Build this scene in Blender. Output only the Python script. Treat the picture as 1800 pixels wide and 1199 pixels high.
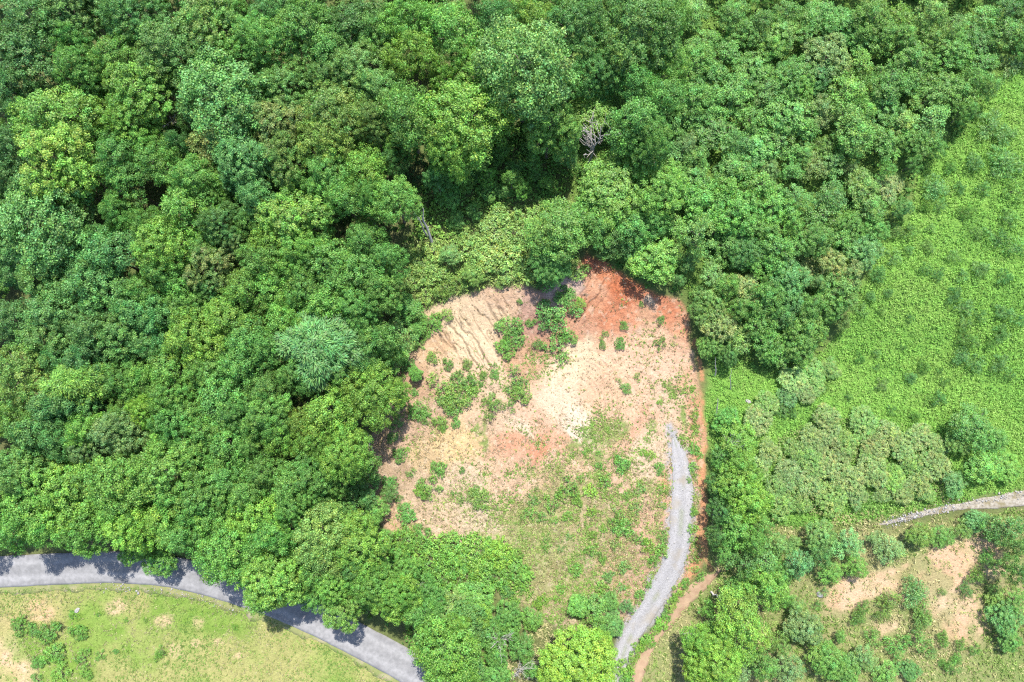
import bpy, math, re
import numpy as np
from mathutils import Vector

# ------------------------------------------------------------------ camera, sky, sun, exposure
for o in list(bpy.data.objects):
    bpy.data.objects.remove(o)
scene = bpy.context.scene
COL = scene.collection
TILT = math.radians(9.5)
SLANT = 120.0
CAM = np.array([0.0, -SLANT * math.sin(TILT), SLANT * math.cos(TILT)])
FPX = 1200.0                      # focal length in photo pixels (1800 wide)
cam_d = bpy.data.cameras.new('camera')
cam_d.lens = 24.0
cam_d.sensor_width = 36.0
cam_d.clip_start = 1.0
cam_d.clip_end = 4000.0
cam = bpy.data.objects.new('camera', cam_d)
COL.objects.link(cam)
cam.location = CAM.tolist()
cam.rotation_euler = (TILT, 0, 0)
scene.camera = cam

SUN_EL = math.radians(66)
SUN_AZ = math.radians(10)         # clockwise from +Y (top of the picture)
world = bpy.data.worlds.new('World')
scene.world = world
world.use_nodes = True
wn = world.node_tree
bg = wn.nodes.get('Background') or wn.nodes.new('ShaderNodeBackground')
sky = wn.nodes.new('ShaderNodeTexSky')
sky.sky_type = 'NISHITA'
sky.sun_disc = False
sky.sun_elevation = SUN_EL
sky.sun_rotation = SUN_AZ
wn.links.new(sky.outputs[0], bg.inputs[0])
bg.inputs[1].default_value = 0.14
sun_d = bpy.data.lights.new('sun', 'SUN')
sun_d.energy = 4.4
sun_d.angle = math.radians(0.53)
sun_d.color = (1.0, 0.95, 0.86)
sun = bpy.data.objects.new('sun', sun_d)
COL.objects.link(sun)
to_sun = Vector((math.sin(SUN_AZ) * math.cos(SUN_EL), math.cos(SUN_AZ) * math.cos(SUN_EL), math.sin(SUN_EL)))
sun.rotation_euler = to_sun.to_track_quat('Z', 'Y').to_euler()
sun.location = (0, 0, 200)
scene.view_settings.view_transform = 'Standard'
scene.view_settings.look = 'None'
scene.view_settings.exposure = 1.3
scene.view_settings.gamma = 1.0
scene.view_settings.use_curve_mapping = False
scene.cycles.max_bounces = 6
scene.cycles.diffuse_bounces = 3
scene.cycles.transmission_bounces = 4
scene.cycles.use_denoising = False
scene.cycles.pixel_filter_type = 'BLACKMAN_HARRIS'
scene.cycles.filter_width = 1.2

# ------------------------------------------------------------------ numeric helpers
def _hash(ix, iy, seed):
    n = (ix.astype(np.int64) * 374761393 + iy.astype(np.int64) * 668265263 + seed * 974634257) & 0xFFFFFFFF
    n = ((n ^ (n >> 13)) * 1274126177) & 0xFFFFFFFF
    n = ((n ^ (n >> 16)) * 1103515245) & 0xFFFFFFFF
    return ((n ^ (n >> 15)) & 0xFFFFFF) / float(0xFFFFFF)

def vnoise(x, y, seed=0):
    x = np.asarray(x, float); y = np.asarray(y, float)
    ix = np.floor(x); iy = np.floor(y)
    fx = x - ix; fy = y - iy
    fx = fx * fx * fx * (fx * (fx * 6 - 15) + 10); fy = fy * fy * fy * (fy * (fy * 6 - 15) + 10)
    a = _hash(ix, iy, seed); b = _hash(ix + 1, iy, seed)
    c = _hash(ix, iy + 1, seed); d = _hash(ix + 1, iy + 1, seed)
    return (a * (1 - fx) + b * fx) * (1 - fy) + (c * (1 - fx) + d * fx) * fy

def fbm(x, y, scale, octv=4, seed=0):
    s = 0; amp = 1; tot = 0
    x = np.asarray(x, float) / scale; y = np.asarray(y, float) / scale
    for k in range(octv):
        s = s + amp * vnoise(x + 17.3 * k, y - 9.1 * k, seed + k)
        tot += amp; amp *= 0.5; x = x * 2.03; y = y * 2.03
    return s / tot

def sstep(a, b, x):
    t = np.clip((np.asarray(x, float) - a) / (b - a), 0, 1)
    return t * t * (3 - 2 * t)

def terrain(x, y):
    x = np.asarray(x, float); y = np.asarray(y, float)
    wob = 3.0 * (fbm(x, y, 22, 2, 3) - 0.5)
    bank = 4.2 * sstep(-3, 17, y + wob + 0.08 * (x - 10))
    up = 0.07 * np.clip(y - 14, 0, 200)
    down = -3.2 * sstep(-22, -52, y + 0.1 * x) 
    meadow = 2.2 * sstep(42, 90, x) * sstep(-45, 0, y)
    left = 1.8 * sstep(-35, -95, x) * sstep(-35, 0, y)
    soft = 0.9 * (fbm(x, y, 18, 3, 11) - 0.5) * sstep(-32, -18, y + 0.05 * x)
    return bank + up + down + meadow + left + soft

_TS = 0.5
_tg = np.arange(-260, 260.01, _TS)
_TZ = terrain(*np.meshgrid(_tg, _tg))
def tz(x, y):
    a = (min(max(x, -259), 258) + 260) / _TS; b = (min(max(y, -259), 258) + 260) / _TS
    i = int(a); j = int(b); a -= i; b -= j
    return float((_TZ[j, i] * (1 - a) + _TZ[j, i + 1] * a) * (1 - b) + (_TZ[j + 1, i] * (1 - a) + _TZ[j + 1, i + 1] * a) * b)

def ray(px, py):
    d = np.array([(px - 900.0) / FPX, (599.5 - py) / FPX, -1.0])
    c, s = math.cos(TILT), math.sin(TILT)
    return np.array([d[0], c * d[1] - s * d[2], s * d[1] + c * d[2]])

def at(px, py, dz=0.0):
    """the place on the ground whose point dz above it is seen at photo pixel (px, py)"""
    d = ray(px, py)
    z = 0.0
    for _ in range(14):
        t = (z + dz - CAM[2]) / d[2]
        p = CAM + d * t
        z = 0.5 * z + 0.5 * tz(p[0], p[1])
    t = (z + dz - CAM[2]) / d[2]
    p = CAM + d * t
    return np.array([p[0], p[1], tz(p[0], p[1])])

def m_per_px(x, y, z):
    """metres per photo pixel for something at that place"""
    v = np.array([x, y, z]) - CAM
    c, s = math.cos(TILT), math.sin(TILT)
    depth = -(s * -v[1] + c * v[2])
    return depth / FPX

def gpoly(pts):
    return np.array([at(a, b)[:2] for a, b in pts])

def sdist(x, y, poly):
    """signed distance to a polygon, positive inside"""
    x = np.asarray(x, float); y = np.asarray(y, float)
    best = np.full(x.shape, 1e18); inside = np.zeros(x.shape, bool)
    n = len(poly)
    for i in range(n):
        ax, ay = poly[i]; bx, by = poly[(i + 1) % n]
        ex, ey = bx - ax, by - ay
        t = np.clip(((x - ax) * ex + (y - ay) * ey) / (ex * ex + ey * ey + 1e-12), 0, 1)
        best = np.minimum(best, (x - ax - t * ex) ** 2 + (y - ay - t * ey) ** 2)
        cond = ((ay > y) != (by > y))
        xi = ax + (y - ay) / (by - ay + 1e-12) * ex
        inside ^= cond & (x < xi)
    dd = np.sqrt(best)
    return np.where(inside, dd, -dd)

def spline(pts, n):
    """Catmull-Rom through rows of pts, n samples per span"""
    P = np.array(pts, float)
    P = np.vstack([2 * P[0] - P[1], P, 2 * P[-1] - P[-2]])
    out = []
    for i in range(1, len(P) - 2):
        for k in range(n):
            t = k / n
            out.append(0.5 * ((2 * P[i]) + (-P[i - 1] + P[i + 1]) * t + (2 * P[i - 1] - 5 * P[i] + 4 * P[i + 1] - P[i + 2]) * t * t
                              + (-P[i - 1] + 3 * P[i] - 3 * P[i + 1] + P[i + 2]) * t ** 3))
    out.append(P[-2])
    return np.array(out)

# ------------------------------------------------------------------ mesh helpers
def mesh_np(name, V, F, mat, smooth=False, col=None):
    V = np.asarray(V, np.float32); F = np.asarray(F, np.int32)
    me = bpy.data.meshes.new(name)
    k = F.shape[1]
    me.vertices.add(len(V)); me.vertices.foreach_set('co', V.ravel())
    me.loops.add(F.size); me.loops.foreach_set('vertex_index', F.ravel())
    me.polygons.add(len(F))
    me.polygons.foreach_set('loop_start', np.arange(len(F), dtype=np.int32) * k)
    me.polygons.foreach_set('loop_total', np.full(len(F), k, np.int32))
    if smooth:
        me.polygons.foreach_set('use_smooth', np.ones(len(F), bool))
    me.update(calc_edges=True)
    if col is not None:
        a = me.color_attributes.new('col', 'FLOAT_COLOR', 'POINT')
        a.data.foreach_set('color', np.asarray(col, np.float32).ravel())
    if mat:
        me.materials.append(mat)
    return me

def link(name, me, parent=None):
    o = bpy.data.objects.new(name, me)
    COL.objects.link(o)
    if parent is not None:
        o.parent = parent
    return o

def tag(o, label=None, cat=None, group=None, kind=None):
    if label: o['label'] = label
    if cat: o['category'] = cat
    if group: o['group'] = group
    if kind: o['kind'] = kind
    return o

def unit(v):
    return v / (np.linalg.norm(v, axis=-1, keepdims=True) + 1e-9)

def quads(P, N, T, L, W):
    """kite-shaped leaves: centre P, normal N, long axis roughly T"""
    B = unit(np.cross(N, T)); T2 = unit(np.cross(B, N))
    L = np.asarray(L)[:, None]; W = np.asarray(W)[:, None]
    a = P - T2 * L * 0.5; b = P + B * W * 0.5 - T2 * L * 0.06
    c = P + T2 * L * 0.5; d = P - B * W * 0.5 - T2 * L * 0.06
    V = np.stack([a, b, c, d], 1).reshape(-1, 3)
    F = np.arange(len(P) * 4).reshape(-1, 4)
    return V, F

def tube(path, rad, sides=6):
    path = np.asarray(path, float); n = len(path)
    tang = unit(np.gradient(path, axis=0))
    ref = np.array([0.31, 0.77, 0.55])
    u = unit(np.cross(tang, ref)); v = np.cross(tang, u)
    ang = np.linspace(0, 2 * np.pi, sides, endpoint=False)
    V = []
    for i in range(n):
        V.append(path[i] + rad[i] * (np.cos(ang)[:, None] * u[i] + np.sin(ang)[:, None] * v[i]))
    V = np.vstack(V)
    F = []
    for i in range(n - 1):
        for k in range(sides):
            k2 = (k + 1) % sides
            F.append((i * sides + k, i * sides + k2, (i + 1) * sides + k2, (i + 1) * sides + k))
    return V, np.array(F)

def merge(parts):
    V = []; F = []; n = 0
    for v, f in parts:
        V.append(v); F.append(f + n); n += len(v)
    return np.vstack(V), np.vstack(F)

# ------------------------------------------------------------------ materials
def new_mat(name):
    m = bpy.data.materials.new(name)
    m.use_nodes = True
    nt = m.node_tree
    return m, nt, nt.nodes['Principled BSDF'], nt.nodes['Material Output']

def N(nt, t, **kw):
    n = nt.nodes.new(t)
    for k, v in kw.items():
        setattr(n, k, v)
    return n

def leaf_material(name, use_object_colour, translucent=0.34, rough=0.5, gloss=0.35):
    m, nt, bs, out = new_mat(name)
    att = N(nt, 'ShaderNodeAttribute', attribute_name='col')
    if use_object_colour:
        oi = N(nt, 'ShaderNodeObjectInfo')
        mul = N(nt, 'ShaderNodeMix', data_type='RGBA', blend_type='MULTIPLY')
        mul.inputs['Factor'].default_value = 1.0
        nt.links.new(oi.outputs['Color'], mul.inputs['A'])
        nt.links.new(att.outputs['Color'], mul.inputs['B'])
        colour = mul.outputs['Result']
    else:
        colour = att.outputs['Color']
    nt.links.new(colour, bs.inputs['Base Color'])
    bs.inputs['Roughness'].default_value = rough
    bs.inputs['Specular IOR Level'].default_value = gloss
    tr = N(nt, 'ShaderNodeBsdfTranslucent')
    warm = N(nt, 'ShaderNodeMix', data_type='RGBA', blend_type='MULTIPLY')
    warm.inputs['Factor'].default_value = 1.0
    warm.inputs['B'].default_value = (1.25, 1.2, 0.55, 1)
    nt.links.new(colour, warm.inputs['A'])
    nt.links.new(warm.outputs['Result'], tr.inputs['Color'])
    mx = N(nt, 'ShaderNodeMixShader')
    mx.inputs[0].default_value = translucent
    nt.links.new(bs.outputs[0], mx.inputs[1])
    nt.links.new(tr.outputs[0], mx.inputs[2])
    nt.links.new(mx.outputs[0], out.inputs['Surface'])
    return m

M_LEAF = leaf_material('tree_leaves', True)
M_COVER = leaf_material('low_plants', False, 0.25, 0.6, 0.2)

def noise_mat(name, c1, c2, scale, rough=0.9, bump=0.4, bscale=None, dist=0.1, c3=None, s3=3.0, worn=False):
    m, nt, bs, out = new_mat(name)
    tc = N(nt, 'ShaderNodeTexCoord')
    nz = N(nt, 'ShaderNodeTexNoise'); nz.inputs['Scale'].default_value = scale; nz.inputs['Detail'].default_value = 6
    nt.links.new(tc.outputs['Object'], nz.inputs['Vector'])
    rp = N(nt, 'ShaderNodeValToRGB')
    rp.color_ramp.elements[0].position = 0.32; rp.color_ramp.elements[0].color = (*c1, 1)
    rp.color_ramp.elements[1].position = 0.68; rp.color_ramp.elements[1].color = (*c2, 1)
    nt.links.new(nz.outputs['Fac'], rp.inputs[0])
    colour = rp.outputs[0]
    if c3:
        n3 = N(nt, 'ShaderNodeTexNoise'); n3.inputs['Scale'].default_value = s3; n3.inputs['Detail'].default_value = 4
        nt.links.new(tc.outputs['Object'], n3.inputs['Vector'])
        r3 = N(nt, 'ShaderNodeValToRGB'); r3.color_ramp.elements[0].position = 0.52; r3.color_ramp.elements[1].position = 0.68
        nt.links.new(n3.outputs['Fac'], r3.inputs[0])
        mx = N(nt, 'ShaderNodeMix', data_type='RGBA'); mx.inputs['B'].default_value = (*c3, 1)
        nt.links.new(r3.outputs[0], mx.inputs['Factor']); nt.links.new(colour, mx.inputs['A'])
        colour = mx.outputs['Result']
    if worn:
        at_ = N(nt, 'ShaderNodeAttribute', attribute_name='col')
        mw = N(nt, 'ShaderNodeMix', data_type='RGBA', blend_type='MULTIPLY'); mw.inputs['Factor'].default_value = 1
        nt.links.new(colour, mw.inputs['A']); nt.links.new(at_.outputs['Color'], mw.inputs['B'])
        colour = mw.outputs['Result']
    nt.links.new(colour, bs.inputs['Base Color'])
    bs.inputs['Roughness'].default_value = rough
    bs.inputs['Specular IOR Level'].default_value = 0.2
    nb = N(nt, 'ShaderNodeTexNoise'); nb.inputs['Scale'].default_value = bscale or scale * 3; nb.inputs['Detail'].default_value = 5
    nt.links.new(tc.outputs['Object'], nb.inputs['Vector'])
    bp = N(nt, 'ShaderNodeBump'); bp.inputs['Strength'].default_value = bump; bp.inputs['Distance'].default_value = dist
    nt.links.new(nb.outputs['Fac'], bp.inputs['Height'])
    nt.links.new(bp.outputs[0], bs.inputs['Normal'])
    return m

M_BARK = noise_mat('bark', (0.09, 0.075, 0.06), (0.22, 0.19, 0.16), 6, 0.9, 0.6)
M_DEAD = noise_mat('dead_wood', (0.27, 0.25, 0.235), (0.42, 0.395, 0.37), 5, 0.9, 0.5)
M_ASPHALT = noise_mat('asphalt', (0.15, 0.15, 0.155), (0.205, 0.203, 0.21), 1.6, 0.9, 0.3, 14, 0.03, (0.135, 0.134, 0.14), 0.3, True)
M_GRAVEL = noise_mat('gravel', (0.16, 0.156, 0.16), (0.26, 0.254, 0.26), 6.0, 0.95, 0.6, 16, 0.06, (0.20, 0.18, 0.155), 0.35, True)
M_CREEK = noise_mat('creek_gravel', (0.15, 0.13, 0.10), (0.27, 0.25, 0.22), 2.5, 0.95, 0.6, 8, 0.1, (0.14, 0.12, 0.07), 0.6)
M_SHOULDER = noise_mat('dry_verge', (0.11, 0.145, 0.045), (0.18, 0.175, 0.08), 0.8, 0.95, 0.5, 6, 0.08, (0.23, 0.20, 0.14), 0.35)
M_STONE = noise_mat('stone', (0.18, 0.175, 0.175), (0.32, 0.31, 0.3), 3.0, 0.9, 0.5)
M_TRACK = noise_mat('dirt_track', (0.20, 0.13, 0.085), (0.27, 0.19, 0.125), 1.0, 0.95, 0.5, 5, 0.1, (0.22, 0.17, 0.10), 0.5)

# ground: colour of the soil and turf from a vertex colour, grain from noise
m, nt, bs, out = new_mat('soil_and_turf')
att = N(nt, 'ShaderNodeAttribute', attribute_name='col')
tc = N(nt, 'ShaderNodeTexCoord')
n1 = N(nt, 'ShaderNodeTexNoise'); n1.inputs['Scale'].default_value = 3.6; n1.inputs['Detail'].default_value = 7; n1.inputs['Roughness'].default_value = 0.7
nt.links.new(tc.outputs['Object'], n1.inputs['Vector'])
r1 = N(nt, 'ShaderNodeMapRange'); r1.inputs['From Min'].default_value = 0.3; r1.inputs['From Max'].default_value = 0.7
r1.inputs['To Min'].default_value = 0.7; r1.inputs['To Max'].default_value = 1.3
nt.links.new(n1.outputs['Fac'], r1.inputs['Value'])
mul = N(nt, 'ShaderNodeVectorMath', operation='SCALE')
nt.links.new(att.outputs['Color'], mul.inputs[0]); nt.links.new(r1.outputs[0], mul.inputs['Scale'])
nt.links.new(mul.outputs[0], bs.inputs['Base Color'])
bs.inputs['Roughness'].default_value = 0.95
bs.inputs['Specular IOR Level'].default_value = 0.1
n2 = N(nt, 'ShaderNodeTexNoise'); n2.inputs['Scale'].default_value = 5.0; n2.inputs['Detail'].default_value = 6
nt.links.new(tc.outputs['Object'], n2.inputs['Vector'])
bp = N(nt, 'ShaderNodeBump'); bp.inputs['Strength'].default_value = 0.8; bp.inputs['Distance'].default_value = 0.2
nt.links.new(n2.outputs['Fac'], bp.inputs['Height']); nt.links.new(bp.outputs[0], bs.inputs['Normal'])
M_GROUND = m

# ------------------------------------------------------------------ areas of the ground (outlines read off the photo, laid on the terrain)
CLEARING = gpoly([(735, 548), (790, 525), (850, 508), (905, 500), (950, 508), (1000, 480), (1030, 445), (1062, 455), (1095, 480), (1135, 508), (1195, 520),
                  (1212, 560), (1220, 640), (1238, 720), (1240, 900), (1236, 990), (1200, 1040), (1130, 1085), (1060, 1120), (990, 1110), (930, 1075), (880, 1045), (862, 1000),
                  (800, 955), (700, 945), (640, 900), (600, 880), (600, 800), (660, 760), (690, 690), (690, 640), (740, 610), (760, 580)])
LAWN = gpoly([(-80, 1030), (100, 1025), (250, 1025), (330, 1035), (420, 1062), (520, 1098), (620, 1145), (720, 1200), (800, 1245), (800, 1300), (-80, 1300)])
FOREST = gpoly([(-90, -60), (1010, -60), (1000, 150), (1010, 300), (980, 340), (850, 350), (800, 410), (720, 420), (690, 560), (720, 620), (690, 650), (660, 770), (640, 880),
                (655, 950), (680, 1040), (730, 1110), (750, 1230), (600, 1120), (480, 1060), (390, 1020), (280, 990), (-90, 975)])
SCRUB = gpoly([(1010, -60), (1890, -60), (1870, 90), (1760, 150), (1690, 240), (1610, 300), (1590, 380), (1530, 440), (1480, 540), (1440, 620), (1380, 650), (1250, 640), (1220, 560), (1200, 510), (1130, 500), (1040, 440), (1000, 330)])
MEADOW = gpoly([(1890, 60), (1760, 130), (1690, 225), (1620, 290), (1600, 370), (1540, 430), (1500, 540), (1450, 620), (1380, 650), (1250, 620), (1240, 720), (1255, 900), (1400, 930), (1560, 905), (1660, 885), (1890, 840)])
EAST = gpoly([(1245, 880), (1420, 935), (1560, 925), (1890, 880), (1890, 1280), (1000, 1280), (1080, 1200), (1130, 1120), (1200, 1050), (1240, 1000)])
CLAY = [gpoly([(1440, 1040), (1480, 1020), (1540, 1000), (1600, 985), (1640, 965), (1690, 950), (1730, 945), (1765, 965), (1770, 1010), (1720, 1030), (1680, 1050), (1640, 1080), (1560, 1050), (1520, 1060), (1480, 1085), (1450, 1075)]),
        gpoly([(1640, 1060), (1720, 1050), (1730, 1110), (1720, 1140), (1690, 1135), (1650, 1110)]),
        gpoly([(1535, 1095), (1570, 1092), (1572, 1115), (1545, 1122)]),
        gpoly([(-30, 1075), (20, 1085), (35, 1110), (30, 1135), (55, 1170), (70, 1230), (-30, 1230)])]
SPOTS = [(70, 1073, 28), (205, 1070, 20), (288, 1092, 18), (350, 1095, 14), (310, 1145, 16), (385, 1130, 9), (345, 1130, 10), (420, 1150, 8)]
CREAM = gpoly([(790, 560), (830, 535), (900, 520), (895, 560), (870, 620), (875, 660), (860, 680), (800, 640), (760, 600)])
REDFACE = gpoly([(1010, 520), (1040, 465), (1070, 470), (1110, 510), (1080, 550), (1030, 570), (1000, 570)])

SOIL = [  # photo position, soil colour there, weight
    (800, 575, (.60, .46, .30), 1), (830, 615, (.62, .48, .32), 1), (850, 560, (.56, .42, .28), 1), (880, 525, (.50, .34, .23), .7), (765, 600, (.50, .34, .21), .8), (850, 655, (.58, .43, .29), .8), (800, 640, (.53, .38, .25), .7),
    (1020, 745, (.60, .50, .39), .35), (990, 690, (.60, .46, .33), 1), (920, 745, (.58, .45, .33), .6), (1000, 650, (.60, .45, .31), 1), (1020, 615, (.60, .46, .31), .8), (1060, 690, (.57, .38, .25), 1), (1075, 740, (.53, .36, .24), .7),
    (1150, 600, (.56, .37, .25), 1), (1190, 560, (.54, .27, .16), 1), (1175, 545, (.5, .2, .11), .9), (1120, 560, (.52, .24, .14), .9), (1030, 545, (.5, .24, .14), .9), (1110, 760, (.5, .3, .2), .5), (900, 780, (.52, .27, .17), .8), (1120, 640, (.57, .38, .26), 1), (1190, 640, (.55, .37, .26), 1), (1140, 560, (.50, .28, .17), .8), (1152, 540, (.60, .45, .32), .4),
    (1090, 520, (.46, .155, .075), 2.2), (1065, 485, (.50, .20, .105), 1.6), (1130, 522, (.46, .165, .085), 1.8), (1065, 545, (.48, .20, .11), 1.6), (1105, 500, (.46, .16, .08), 1.5), (1045, 510, (.54, .29, .18), .8), (1040, 460, (.40, .15, .09), 1.3), (1160, 525, (.46, .18, .1), 1.2), (1020, 580, (.46, .25, .16), .7), (1190, 530, (.45, .22, .13), .7),
    (935, 560, (.36, .21, .16), 1), (960, 600, (.38, .21, .14), 1), (930, 530, (.40, .26, .20), .7), (940, 630, (.42, .26, .16), .8), (990, 500, (.50, .36, .30), .6),
    (950, 785, (.48, .23, .14), 1), (910, 800, (.50, .30, .20), .8), (990, 770, (.50, .29, .19), .7), (940, 730, (.54, .35, .24), .6),
    (730, 680, (.40, .26, .17), 1), (720, 750, (.42, .29, .20), 1), (690, 820, (.38, .27, .18), 1), (745, 720, (.42, .29, .2), .7), (740, 850, (.46, .34, .23), .8), (860, 690, (.50, .37, .25), .6), (860, 740, (.48, .34, .23), .6),
    (800, 785, (.55, .40, .21), .8), (760, 800, (.48, .35, .2), .6), (800, 860, (.50, .38, .26), 1), (840, 905, (.52, .42, .29), 1), (900, 850, (.52, .36, .24), 1), (980, 815, (.50, .34, .23), 1), (770, 915, (.52, .39, .26), 1), (690, 915, (.50, .33, .21), .6),
    (950, 920, (.30, .32, .13), 1), (1000, 990, (.32, .31, .14), 1.2), (1050, 900, (.36, .30, .16), 1), (1000, 870, (.33, .30, .14), .9), (1060, 970, (.33, .29, .14), 1), (930, 1000, (.30, .31, .13), 1), (1010, 1040, (.34, .30, .15), 1), (1100, 850, (.48, .33, .22), 1), (1130, 790, (.52, .40, .28), 1),
    (1120, 920, (.46, .30, .2), 1), (1150, 1000, (.42, .28, .18), 1), (1080, 980, (.42, .29, .17), 1), (1010, 1110, (.38, .29, .2), 1), (1180, 700, (.50, .36, .25), .8), (1220, 660, (.48, .3, .19), .7), (1232, 720, (.46, .25, .15), .6), (1235, 850, (.48, .25, .13), .8), (1235, 960, (.48, .25, .13), .8)]
TURF = [(845, 752, 11, 14), (848, 776, 9, 16), (850, 797, 6, 10), (1055, 768, 32, 16), (1020, 785, 26, 14), (1085, 755, 24, 14), (1040, 800, 30, 14), (1182, 687, 8, 12), (1202, 730, 8, 24), (1145, 745, 10, 10)]

# ------------------------------------------------------------------ ground sheet
def graded(spans):
    out = []
    for a, b, s in spans:
        n = max(1, int(round((b - a) / s)))
        out.append(np.linspace(a, b, n, endpoint=False))
    out.append([spans[-1][1]])
    return np.concatenate(out)

gx = graded([(-700, -160, 45), (-160, -96, 2.0), (-96, -38, .6), (-38, -26, .35), (-26, -17, .2), (-17, 22, .135), (22, 36, .2), (36, 48, .4), (48, 100, .55), (100, 160, 2.0), (160, 700, 45)])
gy = graded([(-700, -130, 45), (-130, -66, 2.0), (-66, -50, .45), (-50, -36, .32), (-36, -10, .2), (-10, 14, .135), (14, 17, .2), (17, 30, .5), (30, 84, 1.0), (84, 150, 2.0), (150, 700, 45)])
GX, GY = np.meshgrid(gx, gy)
X = GX.ravel(); Y = GY.ravel()
far = np.maximum(np.abs(X) - 150, np.abs(Y) - 130)
Z = terrain(np.clip(X, -220, 220), np.clip(Y, -200, 220))
wx = X + 1.6 * (fbm(X, Y, 2.6, 4, 31) - .5); wy = Y + 1.6 * (fbm(X, Y, 2.6, 4, 47) - .5)
wx2 = X + 6 * (fbm(X, Y, 6, 6, 61) - .5); wy2 = Y + 6 * (fbm(X, Y, 6, 6, 67) - .5)

d_clear = sdist(wx, wy, CLEARING)
w_clear = sstep(-0.5, 0.6, d_clear)
# base of everything: shaded woodland litter with moss and low green
litter = fbm(X, Y, 3, 4, 71)[:, None]
C = np.array([.075, .072, .035]) * (1 - litter) + np.array([.085, .12, .035]) * litter
def blend(C, w, col):
    return C * (1 - w[:, None]) + col * w[:, None]
g1 = fbm(X, Y, 4, 4, 83)[:, None]
green = np.array([.085, .18, .032]) * (1 - g1) + np.array([.12, .22, .042]) * g1
C = blend(C, sstep(-1.5, 2, sdist(wx, wy, MEADOW)), green)
C = blend(C, sstep(-1.5, 2, sdist(wx, wy, SCRUB)) * .7, green * .7)
g2 = fbm(X, Y, 6, 4, 87)[:, None]
east = np.array([.085, .14, .034]) * (1 - g2) + np.array([.20, .175, .09]) * g2
C = blend(C, sstep(-1, 2, sdist(wx, wy, EAST)), east)
g3 = fbm(X, Y, 9, 4, 91); g3f = fbm(X, Y, 1.4, 3, 95)
lawn = np.array([.115, .175, .036]) + (sstep(.34, .60, g3)[:, None]) * np.array([.085, .02, .04]) + (g3f[:, None] - .5) * np.array([.07, .05, .03])
C = blend(C, sstep(-.6, .6, sdist(wx, wy, LAWN)), lawn)
for P in CLAY:
    w = sstep(-.9, 1.1, sdist(.5 * (wx + wx2), .5 * (wy + wy2), P)) * (.35 + .65 * sstep(.36, .54, fbm(X, Y, 4.5, 4, 131)))
    q = fbm(X, Y, 3.0, 4, 101)[:, None]
    C = blend(C, w * (.65 + .35 * sstep(.35, .55, fbm(X, Y, 1.6, 3, 103))), np.array([.32, .195, .12]) * (1 - q) + np.array([.36, .27, .18]) * q)
for (a, b, r) in SPOTS:
    p = at(a, b); rr = r * .1
    w = sstep(1.15, .55, np.hypot(wx - p[0], (wy - p[1]) * 1.3) / rr) * (.45 + .55 * sstep(.35, .6, fbm(X, Y, 1.1, 3, 107)))
    C = blend(C, w, np.array([.32, .24, .15]) if a > 100 else np.array([.34, .23, .14]))
# soil of the clearing, interpolated between the places listed above
num = np.zeros((len(X), 3)); den = np.zeros(len(X))
near = d_clear > -3
idx = np.where(near)[0]
lum = fbm(X[idx], Y[idx], 1.2, 4, 113)
for (a, b, c, s) in SOIL:
    p = at(a, b)
    w = s / (((wx2[idx] - p[0]) ** 2 + (wy2[idx] - p[1]) ** 2) + .6) ** 2.8
    num[idx] += w[:, None] * np.array(c) * .585; den[idx] += w
soil = num / (den[:, None] + 1e-12)
soil[idx] *= (.84 + .32 * lum)[:, None]
sp = sstep(.62, .75, fbm(X[idx], Y[idx], .7, 3, 117))
soil[idx] = soil[idx] * (1 - .35 * sp[:, None]) + np.array([.36, .29, .22]) * .35 * sp[:, None]
C = blend(C, w_clear, soil)
for (a, b, rx, ry) in TURF:
    p = at(a, b)
    w = sstep(1.3, .6, np.hypot((wx - p[0]) / (rx * .1), (wy - p[1]) / (ry * .1))) * sstep(.3, .5, fbm(X, Y, .9, 3, 119))
    C = blend(C, w * .85, np.array([.095, .15, .034]))
# red dirt berm along the right side of the clearing
berm = spline([at(a, b)[:2] for a, b in [(1222, 600), (1234, 680), (1238, 760), (1236, 860), (1240, 940), (1246, 1000)]], 12)
bd = np.full(len(X), 1e9)
sel = np.where((X > 25) & (X < 42) & (Y < 4) & (Y > -45))[0]
for p in berm:
    bd[sel] = np.minimum(bd[sel], (wx[sel] - p[0]) ** 2 + (Y[sel] - p[1]) ** 2)
w = sstep(.65, .15, np.sqrt(bd)) * (.1 + .75 * sstep(.38, .58, fbm(X, Y, 2, 3, 121)))
C = blend(C, w, np.array([.29, .14, .075]))
Z = Z + .22 * sstep(1.3, .3, np.sqrt(bd))
dpts = spline([list(at(a, b)[:2]) + [w * .5 * m_per_px(*at(a, b))] for a, b, w in [(1176, 752, 12), (1186, 775, 24), (1195, 805, 36), (1200, 850, 44), (1198, 900, 46), (1194, 950, 45), (1183, 990, 45), (1163, 1030, 43), (1140, 1070, 38), (1112, 1112, 33), (1097, 1145, 28), (1088, 1180, 23), (1080, 1225, 20)]], 8)
dd_ = np.full(len(X), 1e9); sel = np.where((X > 12) & (X < 42) & (Y < -10) & (Y > -66))[0]
for p in dpts:
    dd_[sel] = np.minimum(dd_[sel], np.hypot(wx[sel] - p[0], wy[sel] - p[1]) - p[2])
w = sstep(.9, -.3, dd_) * (.25 + .75 * sstep(.35, .6, fbm(X, Y, .9, 3, 141)))
C = blend(C, w, np.array([.205, .198, .20]))
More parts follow.
